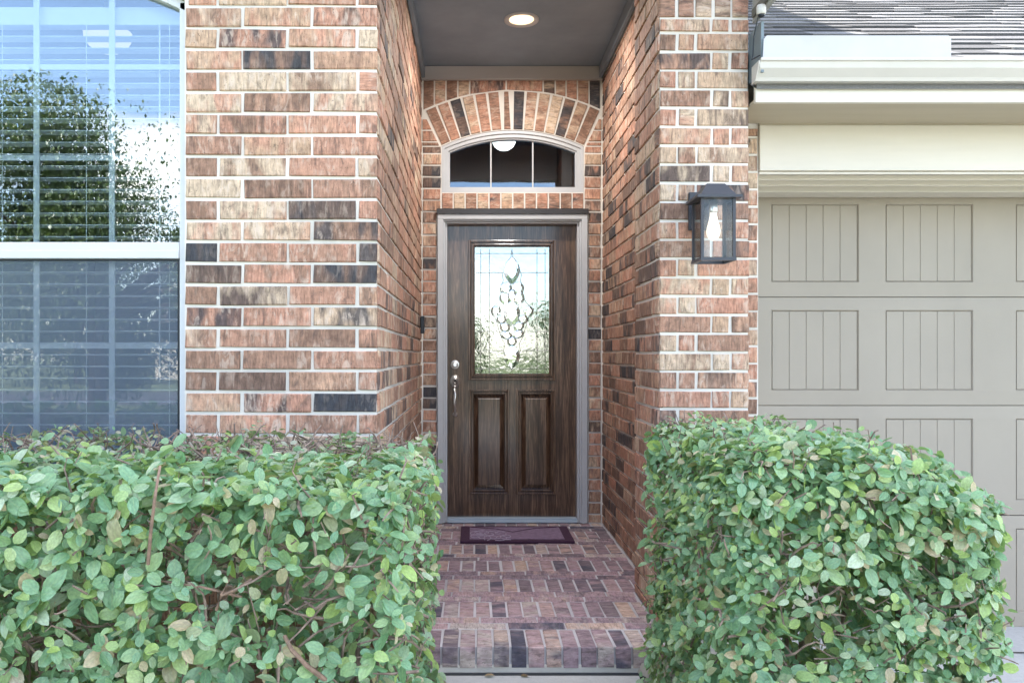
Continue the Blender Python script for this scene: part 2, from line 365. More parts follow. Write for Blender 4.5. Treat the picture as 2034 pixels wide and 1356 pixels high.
class BrickWall:
    """collects brick rectangles in the plane of a wall, then links the ones large in the photo one by one"""
    def __init__(s, part, origin, rot, depth=.06, joint=.012, mat='brick', tones=(), tone_fn=rand_tone):
        s.part = part; s.o = Vector(origin); s.m = rot; s.d = depth; s.j = joint; s.mat = mat; s.L = []; s.X = []; s.tones = list(tones); s.tf = tone_fn
    def add(s, u0, u1, v0, v1):
        if u1 - u0 < s.j + .012 or v1 - v0 < s.j + .01: return
        s.L.append((u0, u1, v0, v1))
    def world(s, u, v, y=0): return s.o + s.m @ Vector((u, y, v))
    def finish(s, limit=300, minpx=6, vertical=False):
        rec = []
        for (u0, u1, v0, v1) in s.L:
            g = s.j / 2; u0 += rb.uniform(-.0022, .0022) * (u1 - u0 > .03); u1 += rb.uniform(-.0022, .0022); v0 += rb.uniform(-.001, .001); v1 += rb.uniform(-.001, .001)
            P = [proj(s.world(u, v)) for u in (u0 + g, u1 - g) for v in (v0 + g, v1 - g)]
            w = max(p[0] for p in P) - min(p[0] for p in P); h = max(p[1] for p in P) - min(p[1] for p in P)
            cx = sum(p[0] for p in P) / 4; cy = sum(p[1] for p in P) / 4
            inside = max(p[0] for p in P) > 0 and min(p[0] for p in P) < 2034 and max(p[1] for p in P) > 0 and min(p[1] for p in P) < 1356
            single = inside and min(w, h) >= minpx and all(s.world(u, v)[1] > .1 for u in (u0, u1) for v in (v0, v1))
            tone = s.tf(rb)
            rec.append([single, w * h, cx, cy, w, h, u0 + g, u1 - g, v0 + g, v1 - g, tone])
        for (px, py, tn) in s.tones:
            best = [r for r in rec if abs(r[2] - px) < r[4] * .55 and abs(r[3] - py) < r[5] * .6]
            if best: best[0][-1] = tn
        keep = sorted([r for r in rec if r[0]], key=lambda r: -r[1])[:limit]; ids = {id(r) for r in keep}
        rest = MB(); rest.lc = []; rest.tone = []
        for r in rec:
            u0, u1, v0, v1, tone = r[6:]
            l, h = u1 - u0, v1 - v0; c = Vector(((u0 + u1) / 2, rb.uniform(-.0022, .0018), (v0 + v1) / 2))
            jit = Matrix.Rotation(rb.gauss(0, .004), 3, 'Y') @ Matrix.Rotation(rb.gauss(0, .006), 3, 'Z') @ Matrix.Rotation(rb.gauss(0, .006), 3, 'X')
            rot = Matrix.Identity(3)
            if h > l * 1.05 or vertical: rot = Matrix.Rotation(R(90), 3, 'Y'); l, h = h, l
            mt = s.m @ jit @ rot; w = s.o + s.m @ c
            if id(r) in ids:
                o = bpy.data.objects.new('brick', brick_mesh(l, s.d, h, rb.randrange(3), s.mat)); o.location = w; o.rotation_euler = mt.to_euler(); o['tone'] = tone; put(o, s.part)
            else:
                vv, ff = brick_verts(l, s.d, h, rb.randrange(3)); b = len(rest.v)
                rest.v += [tuple(w + mt @ Vector(p)) for p in vv]; rest.f += [tuple(b + i for i in q) for q in ff]; rest.lc += vv; rest.tone += [tone] * len(vv)
        for (poly, tone, ang) in s.X:          # bricks cut to a shape: polygon in (u, v)
            n = len(poly); cu = sum(p[0] for p in poly) / n; cv = sum(p[1] for p in poly) / n; m = MB(); m.lc = []
            ca, sa = math.cos(ang), math.sin(ang)
            for (y, k) in ((s.d, 0), (.003, 0), (0, .0028)):
                for (u, v) in poly:
                    du, dv = u - cu, v - cv; q = math.hypot(du, dv); f_ = 1 - k / max(q, .02) * 1.3
                    m.v.append((du * f_, y, dv * f_))
                    m.lc.append((du * ca + dv * sa, y, -du * sa + dv * ca))
            for a in (0, n):
                for i in range(n):
                    k = (i + 1) % n; m.f.append((a + i, a + k, a + n + k, a + n + i))
            m.f.append(tuple(2 * n + i for i in range(n)))
            o = bpy.data.objects.new('brick', m.mesh('brick', M[s.mat])); o.location = s.world(cu, cv, rb.uniform(-.002, .001)); o.rotation_euler = s.m.to_euler(); o['tone'] = tone; put(o, s.part)
        if rest.v:
            o = rest.build('small_bricks', s.mat, s.part); o['kind'] = 'stuff'

FRONT = Matrix.Identity(3); FACE_R = Matrix.Rotation(R(90), 3, 'Z'); FACE_L = Matrix.Rotation(R(-90), 3, 'Z')
CP = .0763
def courses(phase, z0, z1):
    k = math.ceil((z0 - phase) / CP) - 1
    while True:
        a, b = phase + k * CP, phase + (k + 1) * CP
        if a > z1 - .02: break
        if b > z0 + .02: yield k, max(a, z0), min(b, z1)
        k += 1

YL, YP, YB, YG = 2.887, 3.289, 5.317, 3.556      # window wall, pillar, wall behind the door, garage wall
XL, XR1, XR2, XPR = -.338, .752, .845, 1.1236     # left wall, pillar side, right wall, pillar outer edge
ZC = 2.99; GZ = -.25

# ------------------------------------------------------------------ the ground
def sheet(name, x0, x1, y0, y1, z, mat, th=.0, kind='structure'):
    m = MB()
    if th: m.box(x0, x1, y0, y1, z - th, z)
    else: m.v = [(x0, y0, z), (x1, y0, z), (x1, y1, z), (x0, y1, z)]; m.f = [(0, 1, 2, 3)]
    return tag(m.build(name, mat), kind=kind)
sheet('lawn', -150, 150, -220, 150, GZ, 'grass')
sheet('street', -150, 150, -24, -16, GZ + .01, 'asphalt')
sheet('driveway', 1.27, 4.4, -16, 4.2, -.222, 'concrete', .1)
sheet('planting_bed', -3.4, 1.265, 1.2, 5.2, -.13, 'soil', .15)
sheet('walkway', -.24, .615, -5.0, 3.012, -.088, 'concrete', .1)
sheet('apron_joint', 1.29, 4.3, 3.60, 3.612, -.2185, 'bronze')

# ------------------------------------------------------------------ the house
H = thing('brick_house', (0, 4.0, -.2), 'red and tan brick house with recessed entry, arched transom and taupe garage door', 'house')

# window wall
WX1, WX0 = -1.030, -2.44; WZ0, WZS = .52, 2.372     # window opening and arch spring
WCX = (WX0 + WX1) / 2; WR = .163; WRad = ((WX1 - WCX) ** 2 + WR ** 2) / (2 * WR); WCZ = WZS + WR - WRad
def warch(x, r=0): return WCZ + math.sqrt(max(0, (WRad + r) ** 2 - (x - WCX) ** 2))
mo = .007
w = MB()
ZT = 3.5
w.box(WX1, XL - mo, YL + mo, YL + .12, GZ, ZT); w.box(-4.2, WX0, YL + mo, YL + .12, GZ, ZT); w.box(WX0, WX1, YL + mo, YL + .12, GZ, WZ0)
N = 16; xs = [WX0 + (WX1 - WX0) * i / N for i in range(N + 1)]
for a, b in zip(xs, xs[1:]): w.prism([(a, warch(a)), (b, warch(b)), (b, ZT), (a, ZT)], YL + mo, YL + .12)
w.box(XL - .12, XL - mo, YL + .12, YB + .1, GZ, ZC + .05)          # the entry's left side
wall = w.build('front_wall', 'mortar', H)
tones = [(430, 15, .06), (440, 36, .4), (560, 82, .04), (470, 85, .55), (430, 160, .2), (555, 160, .93), (650, 210, .9), (540, 250, .22), (690, 250, .64), (700, 290, .5),
         (420, 500, .015), (640, 545, .025), (545, 545, .58), (540, 757, .16), (640, 800, .01), (440, 800, .78), (500, 375, .9), (690, 500, .6), (545, 500, .6), (700, 670, .3), (420, 670, .4), (690, 757, .72), (600, 375, .2)]
bw = BrickWall(wall, (0, YL, 0), FRONT, tones=tones)
PH = 1.123
def row_joints(x_from, x_to, off, pitch):
    xs = [x_from]; x = x_from - off
    while x > x_to + .02: xs.append(x); x -= pitch
    xs.append(x_to); return xs
for k, z0, z1 in courses(PH, -.13, 3.46):
    A = k % 2 == 0
    xs = row_joints(XL, -4.0, .075 if A else .237, .249)
    for a, b in zip(xs, xs[1:]):
        zm = (z0 + z1) / 2
        if WZ0 < zm < warch(min(max(a, WX0), WX1), .0) + .02 and zm < WZS + WR + .03:
            lim = WX1 if zm < WZS else WCX + math.sqrt(max(0, WRad ** 2 - (zm - WCZ) ** 2)) + .03
            lo = WX0 if zm < WZS else 2 * WCX - lim
            if a > lim: bw.add(max(b, lim), a, z0, z1)
            if b < lo: bw.add(b, min(a, lo), z0, z1)
        else: bw.add(b, a, z0, z1)
bw.finish()
side = BrickWall(wall, (XL, YL, 0), FACE_R, tones=[])
for k, z0, z1 in courses(PH, 0, ZC - .085):
    A = k % 2 == 0
    u = .237 if A else .075; us = [.006, u]
    while us[-1] + .249 < YB - YL: us.append(us[-1] + .249)
    us.append(YB - YL - .004)
    for a, b in zip(us, us[1:]): side.add(a, b, z0, z1)
side.finish(limit=300, minpx=7)

# pillar between the entry and the garage, with its soldier course
w = MB(); w.box(XR1 + mo, XPR - mo, YP + mo, YP + .497 - mo, GZ, ZT); w.box(XPR - mo, U(1507, YG), YG + mo, YG + .12, GZ, 2.3)
w.box(XPR - .14, XPR - mo, YP + .49, 9.1, GZ, ZT)
pil = w.build('pillar', 'mortar', H)
ZS0, ZS1 = V(36, YP), V(36, YP) + .245
tones = [(1350, 340, .12), (1370, 345, .10), (1445, 380, .08), (1310, 345, .12), (1350, 430, .18), (1470, 495, .06), (1330, 310, .8), (1420, 318, .86), (1450, 345, .93), (1440, 125, .92), (1350, 240, .9), (1370, 530, .92), (1430, 530, .64), (1420, 718, .95), (1330, 718, .85), (1360, 750, .6), (1330, 60, .68), (1420, 60, .66), (1450, 460, .66), (1340, 450, .66)]
pp = BrickWall(pil, (0, YP, 0), FRONT, tones=tones, tone_fn=lambda r: r.uniform(.3, .92) if r.random() < .9 else r.uniform(.05, .2))
PHP = 1.1887
for k, z0, z1 in courses(PHP, -.05, ZS0):
    ws = (.0, .077, .153, XPR - XR1) if k % 2 else (0, .216, .292, XPR - XR1)
    for a, b in zip(ws, ws[1:]): pp.add(XR1 + a, XR1 + b, z0, z1)
n = 5; wd = (XPR - XR1) / n
for i in range(n): pp.add(XR1 + i * wd, XR1 + (i + 1) * wd, ZS0, ZS1)
for k, z0, z1 in courses(ZS1, ZS1, ZT): pp.add(XR1, XR1 + .216, z0, z1); pp.add(XR1 + .216, XPR, z0, z1)
pp.finish()
ps = BrickWall(pil, (XR1, YP + .497, 0), FACE_L, tones=[(1259, 485, .03), (1290, 500, .08), (1265, 690, .02), (1295, 690, .06)])
for k, z0, z1 in courses(PHP, 0, ZT - .1):
    ws = (.004, .245, .420, .493) if k % 2 == 0 else (.004, .11, .35, .493)
    for a, b in zip(ws, ws[1:]): ps.add(a, b, z0, z1)
ps.finish()
gp = BrickWall(pil, (0, YG, 0), FRONT)
for k, z0, z1 in courses(PHP + .03, -.2, 2.10): gp.add(XPR, U(1507, YG), z0, z1)
gp.finish(minpx=8)

# right wall of the entry
w = MB(); w.box(XR2 + mo, XR2 + .12, YP + .49, YB + .1, GZ, ZC + .05)
rw = w.build('entry_side_wall', 'mortar', H)
def cool(r):
    x = r.random(); return r.uniform(.01, .08) if x < .14 else r.uniform(.1, .3) if x < .34 else r.uniform(.3, .75)
rs = BrickWall(rw, (XR2, YB, 0), FACE_L, tone_fn=cool)
for k, z0, z1 in courses(PH, 0, ZC - .085):
    us = [.004, .25 if k % 2 else .125]
    while us[-1] + .249 < YB - YP - .5: us.append(us[-1] + .249)
    us.append(YB - YP - .497)
    for a, b in zip(us, us[1:]): rs.add(a, b, z0, z1)
rs.finish(minpx=6)

# wall behind the door: side columns, arch, sill course
sb = F / YB
DX0, DX1, DZ1 = U(868, YB), U(1168, YB), V(417, YB)
TX0, TX1, TZ0, TZS, TZA = U(877, YB), U(1160, YB), V(382, YB), V(290, YB), V(258, YB)
TCX = (TX0 + TX1) / 2; TA = (TX1 - TX0) / 2; TR = TZA - TZS; TRad = (TA ** 2 + TR ** 2) / (2 * TR); TCZ = TZA - TRad; TANG = math.asin(TA / TRad)
def tarch(x, r=0): return TCZ + math.sqrt(max(0, (TRad + r) ** 2 - (x - TCX) ** 2))
BL, BR = XL - .02, XR2 + .02
w = MB(); y0, y1 = YB + mo, YB + .11
w.box(BL, DX0, y0, y1, GZ, DZ1); w.box(DX1, BR, y0, y1, GZ, DZ1); w.box(BL, BR, y0, y1, DZ1, TZ0)
w.box(BL, TX0, y0, y1, TZ0, ZC + .05); w.box(TX1, BR, y0, y1, TZ0, ZC + .05)
xs = [TX0 + (TX1 - TX0) * i / 14 for i in range(15)]
for a, b in zip(xs, xs[1:]): w.prism([(a, tarch(a)), (b, tarch(b)), (b, ZC + .05), (a, ZC + .05)], y0, y1)
bwall = w.build('entry_back_wall', 'mortar', H)
bb = BrickWall(bwall, (0, YB, 0), FRONT, joint=.011, tone_fn=cool, tones=[(857, 338, .02), (857, 360, .02), (857, 312, .9), (1180, 325, .05), (1180, 312, .8), (1180, 372, .6), (857, 800, .02), (857, 780, .01), (857, 470, .4), (857, 380, .5)])
for k, z0, z1 in courses(1.357, 0, TZS):
    zm = (z0 + z1) / 2
    bb.add(XL + .004, DX0 if zm < DZ1 else TX0 - .001, z0, z1); bb.add(DX1 if zm < DZ1 else TX1 + .001, XR2 - .004, z0, z1)
n = 12; wd = (TX1 - TX0) / n
stones = [.5, .93, .45, .9, .55, .92, .4, .35, .58, .42, .3, .55]
for i in range(n):
    bb.X.append(([(TX0 + i * wd + .005, DZ1 + .008), (TX0 + (i + 1) * wd - .005, DZ1 + .008), (TX0 + (i + 1) * wd - .005, TZ0 - .006), (TX0 + i * wd + .005, TZ0 - .006)], stones[i], R(90)))
AT = .252; n = 14; vt = [.33, .48, .02, .68, .5, .45, .2, .015, .88, .4, .93, .05, .25, .3]
for i in range(n):
    a0 = -TANG + 2 * TANG * (i + .5) / n; hw = TANG / n
    if i == 6: hwb, hwt = .021, .014
    else: hwb, hwt = .0295, .0335
    poly = []
    for (r_, h_) in ((TRad + .006, hwb), (TRad + AT, hwt)):
        c = (TCX + r_ * math.sin(a0), TCZ + r_ * math.cos(a0)); d = (math.cos(a0), -math.sin(a0))
        poly.append(((c[0] - d[0] * h_, c[1] - d[1] * h_), (c[0] + d[0] * h_, c[1] + d[1] * h_)))
    bb.X.append(([poly[0][0], poly[0][1], poly[1][1], poly[1][0]], vt[i], R(90) - a0))
# cut bricks beside the springing of the arch
for k, z0, z1 in courses(1.357, TZS, TZS + .3):
    for sgn in (-1, 1):
        def edge(z): return TCX + sgn * ((z - TCZ) * math.tan(TANG) + .014)
        lim = XL + .006 if sgn < 0 else XR2 - .006
        e0, e1 = edge(z0 + .005), edge(z1 - .005)
        if (e1 - lim) * -sgn > .012: p = [(lim, z0 + .005), (e0, z0 + .005), (e1, z1 - .005), (lim, z1 - .005)]
        elif (e0 - lim) * -sgn > .03: p = [(lim, z0 + .005), (e0, z0 + .005), (lim, z1 - .015)]
        else: continue
        if sgn > 0: p = [p[1], p[0]] + ([p[3], p[2]] if len(p) == 4 else [p[2]])
        bb.X.append((p, cool(rb), 0))
# upright bricks between the arch and the frieze
ZF = V(158, YB - .03)
def top_piece(x0, x1, tone, up=True):
    g = .005; q = AT + .014
    def base(x): return tarch(x, q) if abs(x - TCX) < (TRad + q) * math.sin(TANG) else tarch(TCX + (TRad + q) * math.sin(TANG), q)
    a, b = base(x0 + g), base(x1 - g)
    if ZF + .02 - max(a, b) < .01: return
    bb.X.append(([(x0 + g, a), (x1 - g, b), (x1 - g, ZF + .03), (x0 + g, ZF + .03)], tone, R(90) if up else 0))
pxs = [840, 863, 886, 909.5, 933]; tt = [.3, .9, .3, .85]
for i in range(4): top_piece(U(pxs[i], YB), U(pxs[i + 1], YB), tt[i])
top_piece(U(933, YB), U(1005.5, YB), .55, False); top_piece(U(1005.5, YB), U(1079, YB), .52, False)
pxs = [1079, 1103, 1124.5, 1147, 1170, 1193]; tt = [.12, .4, .5, .38, .005]
for i in range(5): top_piece(U(pxs[i], YB), U(pxs[i + 1], YB), tt[i])
bb.finish(minpx=6)

# porch ceiling and its frieze boards
MB().box(XL - .1, XR2 + .1, YP - .32, YB + .1, ZC, ZC + .04).build('porch_ceiling', 'ceiling', H)
MB().box(XL, XR2, YB - .028, YB - .001, ZF, ZC - .002).build('frieze_board', 'frieze', H, bevel=.003)
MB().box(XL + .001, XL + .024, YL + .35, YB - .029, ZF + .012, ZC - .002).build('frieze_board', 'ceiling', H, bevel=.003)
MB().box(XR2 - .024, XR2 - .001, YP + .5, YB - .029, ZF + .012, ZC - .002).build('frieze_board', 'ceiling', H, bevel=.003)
eh = MB().box(XL - .006, XR1 + .006, YP + mo, YP + .15, 2.69, ZT).build('entry_header', 'mortar', H)
hb = BrickWall(eh, (0, YP, 0), FRONT)
n = 15; wd = (XR1 - XL) / n
for i in range(n): hb.add(XL + i * wd, XL + (i + 1) * wd, 2.69, 2.935)
for k, z0, z1 in courses(2.935, 2.935, ZT):
    xs = row_joints(XR1, XL, .1 if k % 2 else .22, .249)
    for a, b in zip(xs, xs[1:]): hb.add(b, a, z0, z1)
hb.finish()
# main roof, unseen and added to shade the front, its soffit and the rooms behind
w = MB(); w.xprism([(YL - .42, ZT - .02), (10, ZT + .6 * 7.5), (10, ZT + .6 * 7.5 + .15), (YL - .47, ZT + .12)], -5.2, XPR + .012)
w.xprism([(10, ZT + 4.5), (17.5, ZT - .02), (17.5, ZT + .13), (10, ZT + 4.65)], -5.2, XPR + .012); w.build('unseen_main_roof', 'shingle', H)
MB().box(-5.1, XL - .15, YL - .42, YL + .1, ZT - .05, ZT).build('eave_soffit', 'soffit', H)
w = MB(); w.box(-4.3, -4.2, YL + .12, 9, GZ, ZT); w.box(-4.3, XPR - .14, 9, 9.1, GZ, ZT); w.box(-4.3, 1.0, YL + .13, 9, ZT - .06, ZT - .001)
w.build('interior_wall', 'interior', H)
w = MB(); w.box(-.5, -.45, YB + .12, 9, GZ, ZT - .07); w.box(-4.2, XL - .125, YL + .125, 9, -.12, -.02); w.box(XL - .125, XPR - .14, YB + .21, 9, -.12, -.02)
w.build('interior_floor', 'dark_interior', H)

# ---- left window
yf = YL + .035
w = MB()
fw = .029
w.box(WX1 - fw, WX1 - .001, yf, yf + .07, WZ0, WZS); w.box(WX0 + .001, WX0 + fw, yf, yf + .07, WZ0, WZS); w.box(WX0 + fw, WX1 - fw, yf, yf + .07, WZ0, WZ0 + .04)
xs = [WX0 + (WX1 - WX0) * i / 20 for i in range(21)]
for a, b in zip(xs, xs[1:]): w.prism([(a, warch(a) - .036), (b, warch(b) - .036), (b, warch(b) - .001), (a, warch(a) - .001)], yf, yf + .07)
win = w.build('window', 'vinyl', H, bevel=.0025)
zr0, zr1 = V(514, yf), V(481, yf)
w = MB(); w.box(WX0 + fw, WX1 - fw, yf - .004, yf + .05, zr0, zr1); w.box(WX0 + fw, WX1 - fw, yf - .010, yf - .004, zr0, zr0 + .03); w.build('meeting_rail', 'vinyl', win, bevel=.003)
w = MB(); w.prism([(WX0 + fw - .005, zr1)] + [(WX1 - fw + .005, zr1)] + [(x, warch(x) - .03) for x in reversed([WX0 + fw - .005 + (WX1 - WX0 - 2 * fw + .01) * i / 14 for i in range(15)])], yf + .03, yf + .034)
w.build('upper_pane', 'glass', win)
MB().box(WX0 + fw - .005, WX1 - fw + .005, yf + .022, yf + .026, WZ0 + .03, zr0 + .01).build('lower_pane', 'glass2', win)
MB().box(WX0 + fw + .006, WX1 - fw - .008, yf + .003, yf + .0036, WZ0 + .045, zr0 - .008).build('insect_screen', 'screen', win)
w = MB(); e0, e1, q0, q1 = WX0 + fw + .001, WX1 - fw - .001, WZ0 + .041, zr0 - .001
w.box(e0, e0 + .006, yf + .001, yf + .008, q0, q1); w.box(e1 - .006, e1, yf + .001, yf + .008, q0, q1); w.box(e0 + .006, e1 - .006, yf + .001, yf + .008, q1 - .006, q1); w.box(e0 + .006, e1 - .006, yf + .001, yf + .008, q0, q0 + .006)
w.build('screen_frame', 'dark_plastic', win)
gy = yf + .045
gx = [U(222, gy), U(72, gy)]; gx += [gx[1] - (gx[0] - gx[1])]
for x in gx:
    MB().box(x - .0105, x + .0105, gy, gy + .006, zr1, warch(x) - .03).build('grid_bar', 'grid', win)
    MB().box(x - .0105, x + .0105, gy, gy + .006, WZ0 + .03, zr0).build('grid_bar', 'grid', win)
for z in (V(132, gy), V(313, gy), V(687, gy)):
    MB().box(WX0 + fw, WX1 - fw, gy + .0065, gy + .011, z - .0095, z + .0095).build('grid_bar', 'grid', win)

# ---- transom
yt = YB + .012
fo = .054
w = MB()
def tpoly(r):  # arched outline inset by r
    x0, x1 = TX0 + r, TX1 - r; xs = [x1 + (x0 - x1) * i / 16 for i in range(17)]
    return [(x0, TZ0 + r * .75), (x1, TZ0 + r * .75)] + [(x, tarch(x, -r)) for x in xs]
def ring(m, r0, r1, y0, y1):
    a, b = tpoly(r0), tpoly(r1); n = len(a)
    for i in range(n):
        j = (i + 1) % n; m.prism([a[i], a[j], b[j], b[i]], y0, y1)
ring(w, .001, .020, yt, yt + .07); ring(w, .020, .044, yt + .010, yt + .07); ring(w, .044, fo, yt + .022, yt + .07)
trn = w.build('transom_window', 'trim', H)
w = MB(); w.prism(tpoly(fo - .004), yt + .045, yt + .049); w.build('pane', 'transom_glass', trn)
for px in (975, 1058):
    x = U(px, yt + .05); MB().box(x - .0045, x + .0045, yt + .038, yt + .044, TZ0 + .04, tarch(x, -fo) + .004).build('grid_bar', 'trim', trn)

# ---- front door: casing, slab, glass, hardware
YD = YB + .075
w = MB()
cx0, cx1, cz1 = U(869, YB - .02), U(1167, YB - .02), V(425, YB - .02)
jx0, jx1, jz1 = U(889, YD), U(1144, YD), V(447, YD)
for (a, b, ya, yb) in ((0, .045, YB - .022, YB + .1), (.045, .060, YB - .008, YB + .1), (.060, 1, YB + .012, YB + .1)):
    def cl(t0, x0, x1): return x0 + (x1 - x0) * min(1, t0 / .075) if t0 < 1 else x1
    xa0, xa1, xb0, xb1 = cl(a, cx0, jx0), cl(b, cx0, jx0), cl(a, cx1, jx1), cl(b, cx1, jx1); za, zb = cl(a, cz1, jz1), cl(b, cz1, jz1)
    w.box(xa0, xa1, ya, yb, .004, zb); w.box(xb1, xb0, ya, yb, .004, zb); w.box(xa0, xb0, ya, yb, zb, za)
cas = w.build('door_casing', 'trim', H, bevel=.002)
MB().box(cx0 - .005, cx1 + .005, YB - .032, YB + .02, cz1 + .001, DZ1 + .003).build('drip_cap', 'bronze', cas)
w = MB(); w.box(jx0, jx1, YB + .02, YB + .1, .004, .03); w.box(jx0, jx1, YB - .01, YB + .02, .004, .018); w.build('threshold', 'alu', cas, bevel=.003)
dz0 = .031
def dx(px): return U(px, YD)
def dz(py): return V(py, YD)
gx0, gx1, gz0, gz1 = dx(931), dx(1103), dz(754), dz(478)       # glass frame outer edge
# slab with openings: stiles and rails
w = MB(); ys, ye = YD, YD + .042
px_panels = [(dx(932), dx(1011)), (dx(1026), dx(1103))]; pz0, pz1 = dz(980), dz(774)
w.box(jx0 + .002, gx0, ys, ye, dz0, jz1 - .002); w.box(gx1, jx1 - .002, ys, ye, dz0, jz1 - .002)
w.box(gx0, gx1, ys, ye, gz1, jz1 - .002); w.box(gx0, gx1, ys, ye, pz1, gz0); w.box(gx0, gx1, ys, ye, dz0, pz0); w.box(px_panels[0][1], px_panels[1][0], ys, ye, pz0, pz1)
door = w.build('front_door', 'door', H)
MB().box(jx0 + .002, jx1 - .002, ye + .001, ye + .008, dz0, gz0).build('backing', 'door', door)
def mould(m, x0, x1, z0, z1, steps):
    """nested rings: steps of (inset0, inset1, y_front)"""
    for (a, b, y) in steps:
        m.box(x0 + a, x0 + b, y, ye, z0 + a, z1 - a); m.box(x1 - b, x1 - a, y, ye, z0 + a, z1 - a)
        m.box(x0 + b, x1 - b, y, ye, z0 + a, z0 + b); m.box(x0 + b, x1 - b, y, ye, z1 - b, z1 - a)
w = MB(); mould(w, gx0, gx1, gz0, gz1, [(-.004, .012, ys - .012), (.012, .022, ys - .005), (.022, .034, ys - .014), (.034, .041, ys - .004)]); w.build('glass_frame', 'door', door, bevel=.003)
for (a, b) in px_panels:
    w = MB(); mould(w, a, b, pz0, pz1, [(-.003, .010, ys - .013), (.010, .018, ys - .003), (.018, .028, ys - .010), (.028, .034, ys + .014)]); w.build('panel_moulding', 'door', door, bevel=.0025)
    # raised field with sloping shoulders
    i0, i1 = .034, .062; w = MB(); y_lo, y_hi = ys + .016, ys - .002
    o_ = [(a + i0, pz0 + i0), (b - i0, pz0 + i0), (b - i0, pz1 - i0), (a + i0, pz1 - i0)]; n_ = [(a + i1, pz0 + i1), (b - i1, pz0 + i1), (b - i1, pz1 - i1), (a + i1, pz1 - i1)]
    w.v = [(x, y_lo, z) for x, z in o_] + [(x, y_hi, z) for x, z in n_]
    w.f = [(0, 1, 5, 4), (1, 2, 6, 5), (2, 3, 7, 6), (3, 0, 4, 7), (4, 5, 6, 7)]
    w.build('panel', 'door', door)
# leaded glass
yg = ys + .012
ax0, ax1, az0, az1 = gx0 + .04, gx1 - .04, gz0 + .04, gz1 - .04
MB().box(ax0 - .004, ax1 + .004, yg, yg + .006, az0 - .004, az1 + .004).build('pane', 'door_glass', door)
lead = MB()
def came(pts, r=.0020): lead.tube([(x, yg - .001, z) for x, z in pts], r, 5)
def gp_(px, py): return (dx(px), dz(py))
for px in (955, 972, 1067, 1083): came([gp_(px, 494), gp_(px, 741)])
for py in (503, 541, 658, 696, 732): came([gp_(945, py), gp_(1000, py)] if py in (541, 658, 696) else [gp_(945, py), gp_(1089, py)]); came([gp_(1035, py), gp_(1089, py)])
def oval(cx, cy, hw, hh, n=18, p=1.0, tilt=0):
    out = []
    for i in range(n):
        t = 2 * math.pi * i / n; sx, sy = math.sin(t), math.cos(t)
        xx = hw * sx * abs(sx) ** (p - 1) ; yy = -hh * sy
        ct, st_ = math.cos(tilt), math.sin(tilt); out.append((cx + xx * ct - yy * st_, cy + xx * st_ + yy * ct))
    return out
pieces = [(1017, 537, 13, 27, 1.7, 0), (1005, 572, 10, 13, 1.3, .35), (1029, 572, 10, 13, 1.3, -.35), (1003, 592, 9, 14, 1.5, -.4), (1031, 592, 9, 14, 1.5, .4), (1017, 588, 8, 14, 1.6, 0), (1017, 622, 13, 27, 1.5, 0),
          (996, 634, 8, 9, 1, 0), (1039, 634, 8, 9, 1, 0), (1003, 650, 9, 9, 1.2, .5), (1031, 648, 9, 9, 1.2, -.5), (1006, 666, 10, 8, 1.2, .3), (1029, 664, 10, 8, 1.2, -.3), (1017, 678, 8, 10, 1.5, 0), (1017, 708, 13, 24, 1.7, 0), (985, 617, 8, 11, 1.5, .7), (1050, 617, 8, 11, 1.5, -.7)]
for (cx, cy, hw, hh, p, tl) in pieces:
    hw *= 1.2
    o_ = [gp_(*q) for q in oval(cx, cy, hw, hh, 18, p, tl)]; c = gp_(cx, cy); w = MB(); n = len(o_)
    inn = [(c[0] + (x - c[0]) * .58, c[1] + (z - c[1]) * .58) for x, z in o_]
    w.v = [(x, yg - .0012, z) for x, z in o_] + [(x, yg - .0032, z) for x, z in inn]; w.f = [(i, n + i, n + (i + 1) % n, (i + 1) % n) for i in range(n)] + [tuple(n + i for i in reversed(range(n)))]
    w.f = [tuple(reversed(q)) for q in w.f]
    w.build('bevelled_piece', 'bevel', door)
    came(o_ + [o_[0]], .0017)
for sgn in (-1, 1):
    came([gp_(1017 + sgn * x, y) for x, y in ((0, 494), (2, 510), (12, 527), (19, 545), (17, 556), (23, 575), (20, 590), (31, 603), (44, 615), (33, 632), (27, 650), (22, 668), (14, 684), (17, 696), (0, 736))])
lead.build('lead_came', 'lead', door)
# hardware
hx = dx(904); w = MB(); w.lathe((hx, ys, dz(724)), [(.030, 0), (.030, .006), (.026, .012), (.020, .013), (.018, .026), (.012, .030)], 24, 'y'); w.build('deadbolt', 'nickel', door, smooth=False)
w = MB(); pts = oval(904, 757, 10, 13.5, 20, 1); o_ = [gp_(*q) for q in pts]; c = gp_(904, 757)
w.v = []; n = 20
for k, yy in ((1, ys), (1, ys - .006), (.75, ys - .016), (.3, ys - .021)): w.v += [(c[0] + (x - c[0]) * k, yy, c[1] + (z - c[1]) * k) for x, z in o_]
for r_ in range(3): w.f += [(r_ * n + (i + 1) % n, r_ * n + i, (r_ + 1) * n + i, (r_ + 1) * n + (i + 1) % n) for i in range(n)]
w.f.append(tuple(3 * n + i for i in range(n)))
hs = w.build('handle_set', 'nickel', door, smooth=True)
w = MB(); w.tube([(hx, ys - .01, dz(766)), (hx, ys - .045, dz(772)), (hx, ys - .056, dz(784)), (hx, ys - .056, dz(798)), (hx, ys - .050, dz(810)), (hx, ys - .02, dz(820)), (hx, ys, dz(822))], [.007, .009, .011, .010, .0085, .008, .008], 10)
w.lathe((hx, ys, dz(822)), [(.017, 0), (.017, .005), (.012, .012)], 16, 'y'); w.tube([(hx, ys - .012, dz(766)), (hx, ys - .05, dz(768))], [.008, .009], 8); w.build('grip', 'nickel', door, smooth=True)

